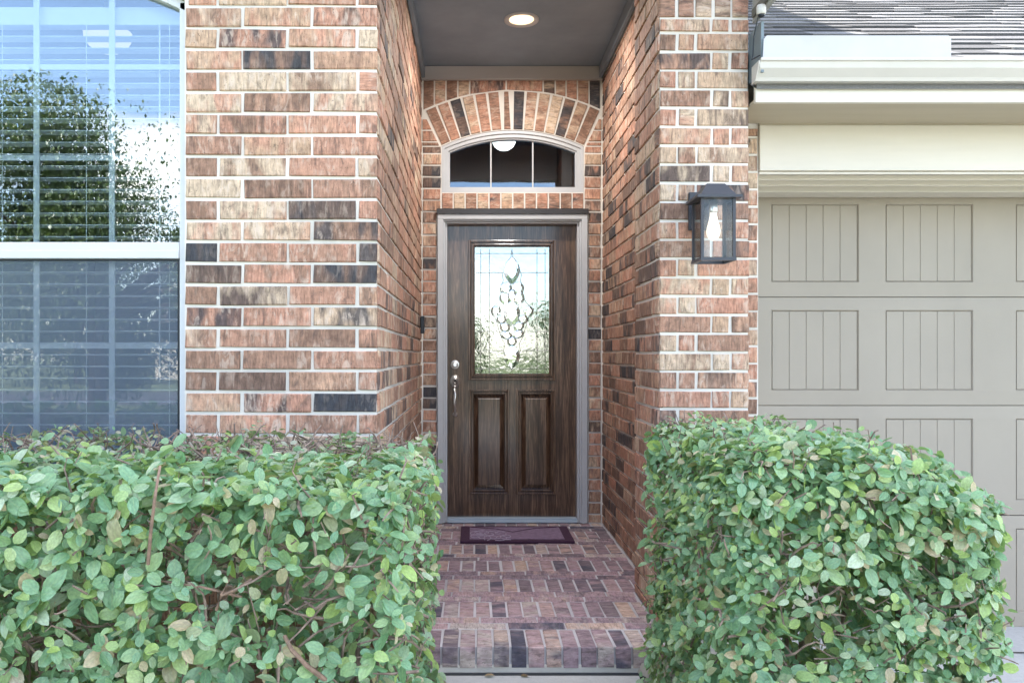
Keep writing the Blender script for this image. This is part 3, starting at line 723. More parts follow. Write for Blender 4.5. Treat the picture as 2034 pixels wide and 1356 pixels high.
# ---- garage: header, stops, door
GX0, GX1 = 1.2523, 4.6
MB().box(GX0 + .001, GX1, YG - .012, YG + .06, V(340, YG), V(250, YG) - .001).build('header_board', 'cream', H, bevel=.002)
z = V(340, YG) - .001
MB().box(GX0 + .002, GX1 - .01, YG - .004, YG + .384, z, z + .045).build('head_jamb', 'tan', H)  # flat recess, its shade put into the darker colour behind the stops
for i, (a, b, dzv) in enumerate(((YG + .002, YG + .022, .012), (YG + .07, YG + .085, .022), (YG + .15, YG + .165, .032), (YG + .25, YG + .384, .040))):
    MB().box(GX0 + .003, GX1 - .011, a, b, z - dzv, z - .0004).build('door_stop', 'cream', H, bevel=.003)
YGD = 3.95
def gxx(px): return U(px, YGD)
seams = [V(385, YGD) + .04, V(590, YGD), V(805, YGD), V(1023, YGD), V(1245, YGD)]
gd = MB().box(1.29, 3.78, YGD + .03, YGD + .05, seams[-1] + .001, seams[0]).build('garage_door', 'garage', H)
pxs_ = [(1.4524 - .025, 1.8768 - .02), (U(1759, YGD), U(1933, YGD)), (U(2018, YGD), U(2192, YGD)), (U(2246, YGD), U(2420, YGD))]
pxs_[0] = (U(1532, YGD), U(1706, YGD))
pl_mesh = None
for i in range(4):
    zt, zb = seams[i] - .002, seams[i + 1] + .002
    pt = (V(405, YGD) if i == 0 else seams[i] - .063); pb = seams[i + 1] + .072
    w = MB(); e = [1.29] + [q for p in pxs_ for q in p] + [3.78]; zz = [zb, pb, pt, zt]; nx = len(e); c_ = .003
    # one pressed sheet with sloping sides down to the planks
    w.v = [(x, YGD + (c_ if k in (0, 3) else 0), z_) for k, z_ in enumerate(zz) for x in e]
    for k in range(3):
        for q in range(nx - 1):
            if k == 1 and q % 2 == 1:
                b0 = len(w.v); o4 = [k * nx + q, k * nx + q + 1, (k + 1) * nx + q + 1, (k + 1) * nx + q]
                w.v += [(e[q] + .006, YGD + .009, zz[1] + .006), (e[q + 1] - .006, YGD + .009, zz[1] + .006), (e[q + 1] - .006, YGD + .009, zz[2] - .006), (e[q] + .006, YGD + .009, zz[2] - .006)]
                for m_ in range(4): w.f.append((o4[m_], o4[(m_ + 1) % 4], b0 + (m_ + 1) % 4, b0 + m_))
            else: w.f.append((k * nx + q, k * nx + q + 1, (k + 1) * nx + q + 1, (k + 1) * nx + q))
    b0 = len(w.v); w.v += [(e[0], YGD + .029, zb), (e[-1], YGD + .029, zb), (e[-1], YGD + .029, zt), (e[0], YGD + .029, zt)]
    w.f += [tuple([b0, b0 + 1] + list(range(nx - 1, -1, -1))), tuple([b0 + 2, b0 + 3] + [3 * nx + q for q in range(nx)])]
    w.build('door_section', 'garage', gd)
    for (a, b) in pxs_:
        n = 5; wd = (b - a - .013) / n
        for j in range(n):
            q0 = a + .0065 + j * wd; MB().box(q0 + .0006, q0 + wd - .0006, YGD + .0052, YGD + .0295, pb + .0065, pt - .0065).build('plank', 'garage', gd, bevel=.002)
MB().box(GX0 - .03, 1.30, YGD - .02, YGD + .1, -.22, 2.0).build('door_jamb', 'tan', H)
# ---- garage eave, gutter, roof
YF_ = 3.25; ZSF = V(207, YF_)
MB().box(XPR + .001, 5.2, YF_ + .001, YG - .0125, ZSF + .006, ZSF + .016).build('garage_soffit', 'tan', H)
MB().box(XPR + .001, 5.2, YF_ - .022, YF_ + .0005, ZSF, ZSF + .15).build('garage_fascia', 'cream', H, bevel=.002)
MB().box(GX0, 5.2, YG - .011, YG + .02, V(250, YG), ZSF + .3).build('garage_wall_top', 'tan', H)
gt, gbm = V(116, 3.145), V(164, 3.20)
prof = [(3.226, gbm), (3.186, gbm), (3.178, gbm + .012), (3.168, gbm + .022), (3.150, gbm + .040), (3.143, gbm + .060), (3.143, gt - .014), (3.134, gt - .010), (3.134, gt), (3.150, gt), (3.150, gt - .010), (3.158, gbm + .045), (3.186, gbm + .014), (3.226, gbm + .010)]
w = MB(); w.xprism(list(reversed(prof)), 1.114, 5.2); gut = w.build('gutter', 'white_metal', H)
w = MB(); w.xprism(list(reversed([(3.226, gbm), (3.186, gbm), (3.168, gbm + .022), (3.145, gbm + .055), (3.145, gt - .008), (3.226, gt - .008)])), 1.108, 1.1135); w.build('end_cap', 'white_metal', gut)
sx0, sx1, sz0, sz1 = U(1515, 3.14), U(1889, 3.14), gt + .0005, V(71, 3.14)
w = MB(); w.prism([(sx0, sz0), (sx1, sz0), (sx1, sz1 - .012), (sx1 - .010, sz1), (sx0 + .016, sz1), (sx0 + .004, sz1 - .014)], 3.139, 3.1415); w.build('splash_guard', 'guard', gut)
MB().box(U(1511, 3.16), XPR + .008, 3.155, 3.30, gt - .05, V(62, 3.25)).build('wall_flashing', 'flash', H)
RS = .55; RY0, RZ0 = 3.185, gt + .004
roof = MB().xprism([(RY0 + .03, RZ0 - .012), (9.5, RZ0 + RS * (9.5 - RY0) - .03), (9.5, RZ0 + RS * (9.5 - RY0) - .14), (RY0 + .03, RZ0 - .10)][::-1], XPR + .001, 5.3).build('garage_roof', 'shingle', H)
sh = MB(); rr = random.Random(5); ca = math.cos(math.atan(RS)); sa = math.sin(math.atan(RS)); EXP = .142
for i in range(48):
    x = XPR + .002 - rr.random() * .2; s0 = i * EXP * 1.0
    while x < 5.25:
        wdt = rr.uniform(.09, .34); th = rr.choice((.005, .006, .008)) + rr.uniform(0, .001); q = s0 + rr.choice((0, 0, .006, .02)) + rr.uniform(-.004, .004); e = s0 + EXP + .07
        a, b = max(x, XPR + .002), min(x + wdt - .002, 5.25)
        if b > a + .01:
            def P(s_, n_): return (RY0 + s_ * ca - n_ * sa, RZ0 + s_ * sa + n_ * ca)
            l1, l0 = rr.uniform(-.003, .003), rr.uniform(-.003, .003)
            p = [P(q + l0, th + .002), P(e, -.003), P(e, -.006), P(q + l0, .002)]
            bi = len(sh.v); sh.v += [(a, *k) for k in p]; p = [P(q + l1, th + .002), P(e, -.003), P(e, -.006), P(q + l1, .002)]; sh.v += [(b, *k) for k in p]
            sh.f += [(bi, bi + 4, bi + 5, bi + 1), (bi + 3, bi + 7, bi + 4, bi), (bi, bi + 1, bi + 2, bi + 3), (bi + 7, bi + 6, bi + 5, bi + 4)]
        x += wdt
so_ = sh.build('shingles', 'shingle', roof); so_['kind'] = 'stuff'
# rake overhang of the entry roof beside the pillar
ro = MB().box(XPR - .001, 1.132, 2.35, YP - .02, V(40, YP), V(40, YP) + .03).build('rake_soffit', 'soffit', H)
MB().box(1.1325, 1.150, 2.33, YP - .0, V(40, YP) - .014, V(40, YP) + .14).build('rake_board', 'rake', H, bevel=.002)

# ------------------------------------------------------------------ porch floor of pavers
w = MB(); w.box(XL - mo, XR1 + .004, 3.075, YP + .5, GZ, -.0035); w.box(XL - mo, XR2 + mo, YP + .5, YB + .2, GZ, -.0037)
porch = w.build('porch_floor', 'mortar_floor'); tag(porch, kind='structure')
UPX = Matrix(((1, 0, 0), (0, 0, 1), (0, -1, 0)))            # u along X, v along Y, brick depth down
def ftone(r):
    x = r.random(); return r.uniform(.02, .12) if x < .11 else r.uniform(.15, .65) if x < .85 else r.uniform(.68, .92)
pv = BrickWall(porch, (0, 0, 0), UPX, depth=.05, joint=.009, mat='paver', tone_fn=ftone, tones=[(1085, 1115, .5), (960, 1090, .02), (1175, 1125, .02)])
y = 3.267; i = 0
while y < YB + .05:
    for st in range(2):
        y1 = min(y + .076, YB + .06); x = XL - (.11 if (i + st) % 2 else .0)
        xr = XR1 - .004 if y < YP + .45 else XR2 - .004
        while x < xr: pv.add(max(x, XL + .002), min(x + .238, xr), y, y1); x += .238
        y = y1
    y1 = min(y + .212, YB + .06); x = XL
    xr = XR1 - .004 if y < YP + .40 else XR2 - .004
    while x < xr - .02 and y1 > y + .02: pv.add(max(x, XL + .002), min(x + .0690, xr), y, y1); x += .0690
    y = y1; i += 1
pv.finish()
step = MB().box(XL, .712, 3.066, 3.266, GZ, -.07).build('step_core', 'mortar', porch)
rk = BrickWall(porch, (0, 0, 0), UPX, depth=.078, joint=.009, mat='paver', tone_fn=lambda r: r.uniform(.2, .95), tones=[(978, 1262, .012), (1015, 1262, .012), (1245, 1262, .05), (870, 1262, .3), (900, 1262, .12), (925, 1262, .88), (950, 1262, .9), (1075, 1262, .5), (1110, 1262, .7), (1150, 1262, .35), (1185, 1262, .3), (1220, 1262, .4), (1275, 1262, .85)])
x = U(842, 3.06) - .0655 * 3
while x < .69: rk.add(max(x, XL + .003), x + .0655, 3.058, 3.262); x += .0655
rk.add(x, .745, 3.058, 3.262)
rk.finish()
tag(MB().box(-.26, .66, 3.013, 3.056, GZ, -.094).build('expansion_joint', 'dark_plastic'), kind='structure')
# lump of footing concrete at the pillar
w = MB(); w.lathe((.735, 3.06, -.14), [(.12, 0), (.118, .05), (.10, .078), (.06, .09), (.02, .094)], 14)
r_ = random.Random(3); w.v = [(x + r_.uniform(-.012, .012), y_ + r_.uniform(-.012, .012), z_ + r_.uniform(-.005, .005)) for x, y_, z_ in w.v]
tag(w.build('footing', 'footing', smooth=True), 'rough lump of footing concrete at the foot of the lantern pillar', 'footing')

# door mat
mx0, mx1, my0, my1 = U(914, 4.74), U(1142, 4.74), 4.74, 5.16
mat_t = thing('door_mat', ((mx0 + mx1) / 2, (my0 + my1) / 2, 0), 'dark plum doormat with pale scrollwork lying before the front door', 'doormat')
MB().box(mx0, mx1, my0, my1, .001, .0165).build('border', 'mat_border', mat_t, bevel=.003)
MB().box(mx0 + .055, mx1 - .055, my0 + .045, my1 - .045, .0167, .0185).build('field', 'mat_field', mat_t)
w = MB(); r_ = random.Random(8)
for k in range(9):
    cx, cy = mx0 + .10 + (k % 5) * .045 + r_.uniform(-.01, .01), my0 + .09 + (k // 5) * .10 + r_.uniform(-.02, .02); a0 = r_.uniform(0, 6); sg = r_.choice((-1, 1))
    w.tube([(cx + (.008 + .0035 * t) * math.cos(a0 + sg * t * .55), cy + 1.5 * (.008 + .0035 * t) * math.sin(a0 + sg * t * .55), .0192) for t in range(14)], .0032, 4)
w.build('scrollwork', 'mat_line', mat_t)
w = MB(); w.tube([(mx0 + .06, my1 - .05, .0192), (mx0 + .22, my1 - .10, .0192), (mx0 + .32, my1 - .19, .0192), (mx0 + .45, my1 - .09, .0192), (mx1 - .07, my1 - .05, .0192)], .003, 4); w.build('swag_line', 'mat_border', mat_t)

# ------------------------------------------------------------------ small things on the house
# lantern
lx = .917; ly0, ly1 = 3.03, 3.16; lw = .065; zt_, zb_ = V(393, 3.03), V(517, 3.03)
LT = thing('wall_lantern', (lx, YP - .002, zb_), 'black box wall lantern with clear glass and lit bulb on brick pillar', 'lantern')
w = MB(); w.box(lx - .047, lx + .047, YP - .024, YP - .003, V(458, 3.28), V(383, 3.28)); w.build('backplate', 'black', LT, bevel=.003)
w = MB(); w.box(lx - .014, lx + .014, ly1 - .02, YP - .024, zt_ + .002, zt_ + .020); w.build('arm', 'black', LT, bevel=.002)
w = MB(); e = .019; z0_, z1_ = zt_, zt_ + .010
w.box(lx - lw - e, lx + lw + e, ly0 - e, ly1 + e, z0_, z1_)
b = len(w.v); w.v += [(lx - lw - .004, ly0 - .004, z1_), (lx + lw + .004, ly0 - .004, z1_), (lx + lw + .004, ly1 + .004, z1_), (lx - lw - .004, ly1 + .004, z1_), (lx - .034, ly0 + .031, z1_ + .050), (lx + .034, ly0 + .031, z1_ + .050), (lx + .034, ly1 - .031, z1_ + .050), (lx - .034, ly1 - .031, z1_ + .050)]
w.f += [(b, b+1, b+5, b+4), (b+1, b+2, b+6, b+5), (b+2, b+3, b+7, b+6), (b+3, b, b+4, b+7), (b+4, b+5, b+6, b+7)]
w.build('roof_cap', 'black', LT)
for sx in (-1, 1):
    for yy in (ly0, ly1 - .011): MB().box(lx + sx * lw - (.0 if sx < 0 else .011), lx + sx * lw + (.011 if sx < 0 else 0), yy, yy + .011, zb_ + .012, zt_).build('post', 'black', LT)
w = MB(); w.box(lx - lw - .002, lx + lw + .002, ly0 - .002, ly0 + .012, zb_, zb_ + .012); w.box(lx - lw - .002, lx + lw + .002, ly1 - .012, ly1 + .002, zb_, zb_ + .012)
w.box(lx - lw - .002, lx - lw + .010, ly0 + .012, ly1 - .012, zb_, zb_ + .012); w.box(lx + lw - .010, lx + lw + .002, ly0 + .012, ly1 - .012, zb_, zb_ + .012); w.build('base_ring', 'black', LT)
for (a, b_, c, d) in ((lx - lw + .011, lx + lw - .011, ly0 + .004, ly0 + .006), (lx - lw + .011, lx + lw - .011, ly1 - .006, ly1 - .004), (lx - lw + .004, lx - lw + .006, ly0 + .011, ly1 - .011), (lx + lw - .006, lx + lw - .004, ly0 + .011, ly1 - .011)):
    MB().box(a, b_, c, d, zb_ + .012, zt_).build('pane', 'lamp_glass', LT)
yc = (ly0 + ly1) / 2
MB().lathe((lx, yc, zt_ - .045), [(.014, 0), (.016, .006), (.016, .045)], 14).build('socket', 'nickel', LT, smooth=True)
MB().lathe((lx, yc, zt_ - .150), [(.004, 0), (.017, .006), (.024, .020), (.026, .034), (.024, .050), (.017, .075), (.013, .095), (.013, .105)], 16).build('bulb', 'bulb', LT, smooth=True)
# doorbell
yb_ = 5.17; zb2 = V(645, yb_)
DB = thing('doorbell', (XL, yb_, zb2 - .055), 'slim black doorbell on the brick side wall left of the door', 'doorbell')
MB().box(XL + .003, XL + .026, yb_ - .022, yb_ + .022, zb2 - .055, zb2 + .055).build('housing', 'dark_plastic', DB, bevel=.004)
w = MB(); w.box(XL + .0265, XL + .0285, yb_ - .012, yb_ + .012, zb2 - .040, zb2 - .014); w.build('button', 'alu', DB, bevel=.0008)
# recessed downlight
rx, ry = U(1036, 4.55), 4.56
RL = thing('recessed_downlight', (rx, ry, ZC), 'lit round recessed downlight with white ring in the dark porch ceiling', 'downlight')
w = MB(); n = 28
for (r, h) in ((.098, 0), (.098, -.008), (.088, -.012), (.076, -.006), (.070, -.003)):
    w.v += [(rx + r * math.cos(2 * math.pi * k / n), ry + r * math.sin(2 * math.pi * k / n), ZC + h) for k in range(n)]
for i in range(4): w.f += [(i * n + k, (i + 1) * n + k, (i + 1) * n + (k + 1) % n, i * n + (k + 1) % n) for k in range(n)]
w.build('trim_ring', 'trim', RL, smooth=True)
w = MB()
for (r, h) in ((.072, -.0032), (.060, -.0025), (.035, -.002), (.001, -.002)):
    w.v += [(rx + r * math.cos(2 * math.pi * k / n), ry + r * math.sin(2 * math.pi * k / n), ZC + h) for k in range(n)]
for i in range(3): w.f += [(i * n + k, (i + 1) * n + k, (i + 1) * n + (k + 1) % n, i * n + (k + 1) % n) for k in range(n)]
w.build('lens', 'can', RL, smooth=True)
dl = bpy.data.lights.new('downlight_lamp', 'AREA'); dl.shape = 'DISK'; dl.size = .13; dl.energy = 5; dl.color = (1, .97, .94); dl.spread = R(170)
do = bpy.data.objects.new('downlight_lamp', dl); do.location = (0, 0, -.014); COL.objects.link(do); do.parent = RL
# ceiling lights inside
def bowl(x, y_, z, r, mat, label):
    t = thing('ceiling_light', (x, y_, z - r), label, 'ceiling light')
    MB().lathe((x, y_, z - r * .95), [(.02 * r, 0), (.45 * r, .06 * r), (.8 * r, .3 * r), (.97 * r, .62 * r), (r, .9 * r)], 20).build('shade', mat, t, smooth=True)
    MB().lathe((x, y_, z - r * .05), [(r * .8, 0), (r * .5, .05), (.02, .07), (.012, max(.08, ZT - .062 - z + r * .05))], 16).build('canopy', 'nickel', t, smooth=True)
bowl(U(1001, 7.0), 7.0, V(277, 7.0), .10, 'bowl', 'lit glass bowl ceiling light seen through the arched transom')
bowl(U(214, 4.6), 4.6, V(62, 4.6), .13, 'bowl_dim', 'dim glass bowl ceiling light behind the blinds of the large window')
# security camera under the rake
cxx, cyy, czz = U(1512, 3.12), 3.12, V(40, YP) - .056
SCM = thing('security_camera', (cxx, cyy, czz), 'tiny white security camera under the eave by the garage roof', 'camera')
MB().lathe((cxx, cyy, czz), [(.015, .006), (.018, .010), (.018, .036), (.015, .042)], 16).build('body', 'white_metal', SCM, smooth=True)
MB().lathe((cxx, cyy, czz), [(.006, -.004), (.013, 0), (.0135, .0058)], 16).build('lens', 'dark_plastic', SCM, smooth=True)
MB().tube([(cxx, cyy, czz + .040), (cxx, cyy, V(40, YP) - .0145)], .009, 8).build('mount', 'white_metal', SCM)
w = MB().tube([(cxx - .002, cyy + .018, czz + .02), (cxx - .012, cyy + .05, czz - .06), (cxx - .012, cyy + .06, czz - .13), (cxx - .02, cyy + .05, czz - .15), (cxx + .01, cyy + .04, czz - .135)], .0025, 5); w.build('cable', 'dark_plastic', SCM)
# window blind
yb3 = yf + .085
BLD = thing('window_blind', (WCX, yb3, WZ0), 'white horizontal slat blind hanging inside the large window', 'blind')
slat = MB(); hw_ = (WX1 - WX0) / 2 - .035; slat.v = [(-hw_, -.024, -.001), (hw_, -.024, -.001), (hw_, 0, .002), (-hw_, 0, .002), (hw_, .024, -.001), (-hw_, .024, -.001)]
slat.v += [(x, y_, z_ - .0028) for x, y_, z_ in slat.v]; slat.f = [(0, 1, 2, 3), (3, 2, 4, 5), (7, 6, 9, 8), (8, 9, 11, 10), (1, 0, 6, 7), (5, 4, 10, 11)]
sm = slat.mesh('slat', M['slat']); z = WZ0 + .06
while z < V(56, yb3):
    o = bpy.data.objects.new('slat', sm); o.location = (WCX, yb3 + .024, z); o.rotation_euler = (R(-4), 0, 0); put(o, BLD); z += .0437
MB().box(WCX - hw_, WCX + hw_, yb3, yb3 + .05, V(50, yb3), V(14, yb3)).build('headrail', 'slat', BLD, bevel=.003)
for px in (5, 172, 337):
    x = U(px, yb3); MB().box(x - .0012, x + .0012, yb3 - .002, yb3 - .0012, WZ0 + .05, V(50, yb3)).build('ladder_cord', 'slat', BLD)
w = MB().tube([(U(318, yb3), yb3 - .004, V(50, yb3)), (U(318, yb3), yb3 - .004, 1.0)], .003, 5); w.build('tilt_wand', 'slat', BLD)

# ------------------------------------------------------------------ hedges
def leaf_mesh(l, wd, fold, curl, n=6):
    """pointed oval, folded along the rib; x across, y along, z up; lc in leaf units"""
    v = []; lc = []; f = []
    for i in range(n + 1):
        t = i / n; wv = wd / 2 * (math.sin(math.pi * t ** .92) ** .62 if 0 < t < 1 else 0.0); zc = -curl * t * t * l
        for sx in (-1, 0, 1):
            v.append((sx * wv, t * l, zc + abs(sx) * wv * fold)); lc.append((sx * (wv / wd * 2) * .5, t, 0))
    for i in range(n):
        for k in (0, 1):
            a = i * 3 + k; q = (a, a + 1, a + 4, a + 3)
            if i == 0: q = (a, a + 4, a + 3)
            elif i == n - 1: q = (a, a + 1, a + 4 - (0 if k == 0 else 0))
            f.append(q)
    return v, f, lc
LEAF = []
for (l, wd, fold, curl) in ((1, .60, .25, .15), (1, .68, .15, .32), (1, .52, .45, .05), (1, .72, .22, -.18), (1, .58, .10, .42)):
    LEAF.append(leaf_mesh(l, wd, fold, curl))
def leaf_data(mat):
    out = []
    for v, f, lc in LEAF:
        m = MB(); m.v, m.f, m.lc = v, f, lc; out.append(m.mesh('leaf', M[mat], True))
    return out
def hedge(label, x0, x1, y0, y1, z0, z1, rad, seed, dens, size, sparse, sticks, shape=None):
    r = random.Random(seed); t = thing('hedge', ((x0 + x1) / 2, (y0 + y1) / 2, -.13), label, 'hedge', None)
    recs = []; dry = []
    def surf(face):
        if face == 'f': return Vector((r.uniform(x0, x1), y0, r.uniform(z0, z1))), Vector((0, -1, .15))
        if face == 't': return Vector((r.uniform(x0, x1), r.uniform(y0, y1), z1)), Vector((0, -.25, 1))
        if face == 'r': return Vector((x1, r.uniform(y0, y1), r.uniform(z0, z1))), Vector((1, -.2, .15))
        if face == 'l': return Vector((x0, r.uniform(y0, y1), r.uniform(z0, z1))), Vector((-1, -.2, .15))
        return Vector((r.uniform(x0, x1), y1, r.uniform(z0, z1))), Vector((0, 1, .15))
    cx, cy = (x0 + x1) / 2, (y0 + y1) / 2
    areas = {'f': (x1 - x0) * (z1 - z0), 't': (x1 - x0) * (y1 - y0), 'r': (y1 - y0) * (z1 - z0), 'l': (y1 - y0) * (z1 - z0), 'b': (x1 - x0) * (z1 - z0) * .5}
    for face, ar in areas.items():
        for _ in range(int(ar * dens * (1.15 if face in 'ft' else 1))):
            p, nrm = surf(face)
            dep = abs(r.gauss(0, .055)) if r.random() < .76 else r.uniform(0, .45)
            # rounded corners
            q = Vector((min(max(p.x, x0 + rad), x1 - rad), min(max(p.y, y0 + rad), y1 - rad), min(p.z, z1 - rad)))
            d = p - q
            if d.length > rad: p = q + d.normalized() * rad; nrm = (nrm * .4 + d.normalized()).normalized()
            if shape: p = shape(p)
            bump_ = noise.noise(p * 5.0 + Vector((seed, 0, 0))) * .05 + noise.noise(p * 13.0) * .025
            s = sparse(p, face, r)
            if r.random() < s: continue
            p = p - nrm.normalized() * (dep - bump_)
            if p.z < z0 - .02: continue
            ax = (nrm.normalized() * .8 + Vector((r.gauss(0, .38), r.gauss(0, .38), .30 + r.gauss(0, .38)))).normalized()
            e1 = ax.cross(Vector((0, 0, 1)) if abs(ax.z) < .9 else Vector((1, 0, 0))).normalized(); e2 = ax.cross(e1)
            ph = r.uniform(0, 6.28); base = size * (r.uniform(.75, 1.15) if r.random() < .8 else r.uniform(1.15, 1.5)) * (.7 if face == 't' and p.y > y1 - .45 else 1)
            for i in range(r.choice((1, 2, 2, 3))):
                for sg in (0, math.pi):
                    if r.random() < .12: continue
                    f_ = ph + i * 1.57 + sg + r.gauss(0, .25); l = base * (1 - .0 * i) * r.uniform(.7, 1.15) * (.72 if i == 0 else 1)
                    rad_ = e1 * math.cos(f_) + e2 * math.sin(f_)
                    tip = (rad_ + ax * r.gauss(.30, .22) + Vector((0, 0, -.22))).normalized()
                    nn = ax + Vector((r.gauss(0, .2), r.gauss(0, .2), r.gauss(0, .2))); nn = nn - tip * nn.dot(tip)
                    if nn.length < .1: continue
                    nn.normalize(); xx = tip.cross(nn); q = p - ax * .013 * i + rad_ * .004
                    mtx = Matrix(((xx.x * l, tip.x * l, nn.x * l, q.x), (xx.y * l, tip.y * l, nn.y * l, q.y), (xx.z * l, tip.z * l, nn.z * l, q.z), (0, 0, 0, 1)))
                    (dry if face == 't' and seed == 21 and p.y > 2.2 and r.random() < .62 else recs).append((mtx, r.randrange(len(LEAF)), dep + i * .013, l, q, nn))
    # loose shoots poking out
    def key(e):
        px, py = proj(e[4])
        if not (20 < px < 2014 and 20 < py < 1336): return -1
        return e[3] / e[4].y * max(.05, -e[5].y if e[5].y < 0 else .05) - e[2] * 2
    recs.sort(key=key, reverse=True)
    meshes = leaf_data('leaf')
    for (mtx, k, *_ ) in recs[:300]:
        o = bpy.data.objects.new('leaf', meshes[k]); COL.objects.link(o); o.parent = t
        o.matrix_local = Matrix.Translation(-ORG[t]) @ mtx
    m = MB(); m.lc = []
    for (mtx, k, *_ ) in recs[300:]:
        v, f, lc = LEAF[k]; b = len(m.v); m.v += [tuple(mtx @ Vector(p)) for p in v]; m.f += [tuple(b + i for i in q) for q in f]; m.lc += lc
    o = m.build('foliage', 'leaf', t, smooth=True); o['kind'] = 'stuff'
    if dry:
        m = MB(); m.lc = []
        for (mtx, k, *_ ) in dry:
            v, f, lc = LEAF[k]; b = len(m.v); m.v += [tuple(mtx @ Vector(p)) for p in v]; m.f += [tuple(b + i for i in q) for q in f]; m.lc += lc
        o = m.build('dry_leaves', 'dry', t, smooth=True); o['kind'] = 'stuff'
    # trunks and twigs
    for i in range(sticks):
        bx, by = r.uniform(x0 + .12, x1 - .12), r.uniform(y0 + .25, y1 - .15)
        w = MB(); p = Vector((bx, by, -.13)); pts = [p.copy()]
        for k in range(6): p = p + Vector((r.gauss(0, .05), r.gauss(0, .05), (z1 + .0) / 6.5)); p.x = min(max(p.x, x0 + .06), x1 - .06); p.y = max(p.y, y0 + .12); pts.append(p.copy())
        w.tube(pts, [.011, .010, .009, .008, .007, .005, .003], 6); w.build('stem', 'twig', t)
    w = MB()
    for i in range(int((x1 - x0) * (y1 - y0) * 620)):
        p = Vector((r.uniform(x0 + .05, x1 - .05), r.uniform(y0 + .04, y1 - .04), r.uniform(max(z0, 0), z1 - .05)))
        edge = r.random()
        if edge < .40: p.y = y0 + abs(r.gauss(0, .06)) + .03
        elif edge < .64: p.z = z1 - abs(r.gauss(0, .04)) - .01; p.y = y1 - abs(r.gauss(0, .25)) if r.random() < .6 else p.y
        elif edge < .77: p.x = (x1 - abs(r.gauss(0, .04)) - .02)
        elif edge < .86: p.x = (x0 + abs(r.gauss(0, .04)) + .02)
        q = Vector((min(max(p.x, x0 + rad), x1 - rad), min(max(p.y, y0 + rad), y1 - rad), min(p.z, z1 - rad))); dd = p - q
        if dd.length > rad - .03: p = q + dd.normalized() * (rad - .03)
        if shape: p = shape(p)
        d = Vector((r.gauss(0, .7), r.gauss(-.25, .6), r.gauss(.45, .6))).normalized(); pts = [p - d * .04]
        for k in range(4): d = (d + Vector((r.gauss(0, .25), r.gauss(0, .25), r.gauss(.05, .25)))).normalized(); pts.append(pts[-1] + d * r.uniform(.02, .05))
        pts = [p + (q - p) * min(1, .075 / max(.001, (q - p).length)) for q in pts]; pts = [Vector((min(max(q.x, x0 - .02), x1 + .0), max(q.y, y0 - .02), min(q.z, z1 + .03))) for q in pts]
        rd = r.uniform(.0012, .0032); w.tube(pts, [rd * 1.4, rd * 1.2, rd, rd * .8, rd * .5], 4, False)
    o = w.build('twigs', 'twig', t); o['kind'] = 'stuff'
    return t
def sparse_left(p, face, r):
    px, py = proj(p); s = 0
    g = noise.noise(p * 3.1 + Vector((3, 1, 7)))
    if g > .18: s = .35
    if face == 'f':
        for (cx, cy, rx_, ry_, a) in ((570, 1175, 190, 120, .80), (340, 1125, 100, 55, .7), (640, 1280, 120, 60, .75), (250, 1180, 60, 50, .5)):
            q = ((px - cx) / rx_) ** 2 + ((py - cy) / ry_) ** 2
            if q < 1: s = max(s, a * (1 - q * .4))
    if face == 'r': s = max(s, .62)
    if face == 't' and p.y > 2.25: s = max(s, .66)
    return s
hl = hedge('long clipped leafy hedge with bare twiggy patches under the large window', -2.5, U(856, 2.25), 1.68, 2.80, -.08, .845, .07, 21, 1450, .042, sparse_left, 9)
for (pts, rd) in (([(318, 925, 1.70), (308, 985, 1.66), (300, 1050, 1.66), (294, 1120, 1.68)], .0036), ([(565, 1262, 1.72), (580, 1290, 1.70), (610, 1322, 1.70), (650, 1352, 1.72)], .0055), ([(455, 1150, 1.71), (440, 1180, 1.70), (430, 1210, 1.72)], .004), ([(440, 1182, 1.70), (470, 1170, 1.70), (500, 1150, 1.72)], .004), ([(300, 1150, 1.72), (400, 1165, 1.70), (480, 1185, 1.72)], .003)):
    MB().tube([(U(a, d), d, V(b, d)) for a, b, d in pts], [rd * (.8 + .1 * i) for i in range(len(pts))], 7).build('branch', 'stick', hl)
def sparse_right(p, face, r):
    px, py = proj(p); s = 0
    g = noise.noise(p * 3.4 + Vector((11, 4, 2)))
    if g > .2: s = .35
    if face == 'f':
        for (cx, cy, rx_, ry_, a) in ((1640, 1270, 110, 90, .85), (1560, 1190, 60, 40, .6), (1860, 1150, 60, 60, .5)):
            q = ((px - cx) / rx_) ** 2 + ((py - cy) / ry_) ** 2
            if q < 1: s = max(s, a * (1 - q * .4))
    if face == 'l': s = max(s, .35)
    return s
def shape_right(p):
    k = max(0, (p.x - .95)) / .4
    if p.z > .3: p = Vector((p.x, p.y, p.z - .11 * k * k * min(1, (p.z - .3) / .4)))
    return p
hedge('clipped dense green hedge standing in front of the lantern pillar and garage door', .600, 1.385, 2.0, 2.98, -.05, .88, .16, 33, 1850, .0375, sparse_right, 7, shape_right)
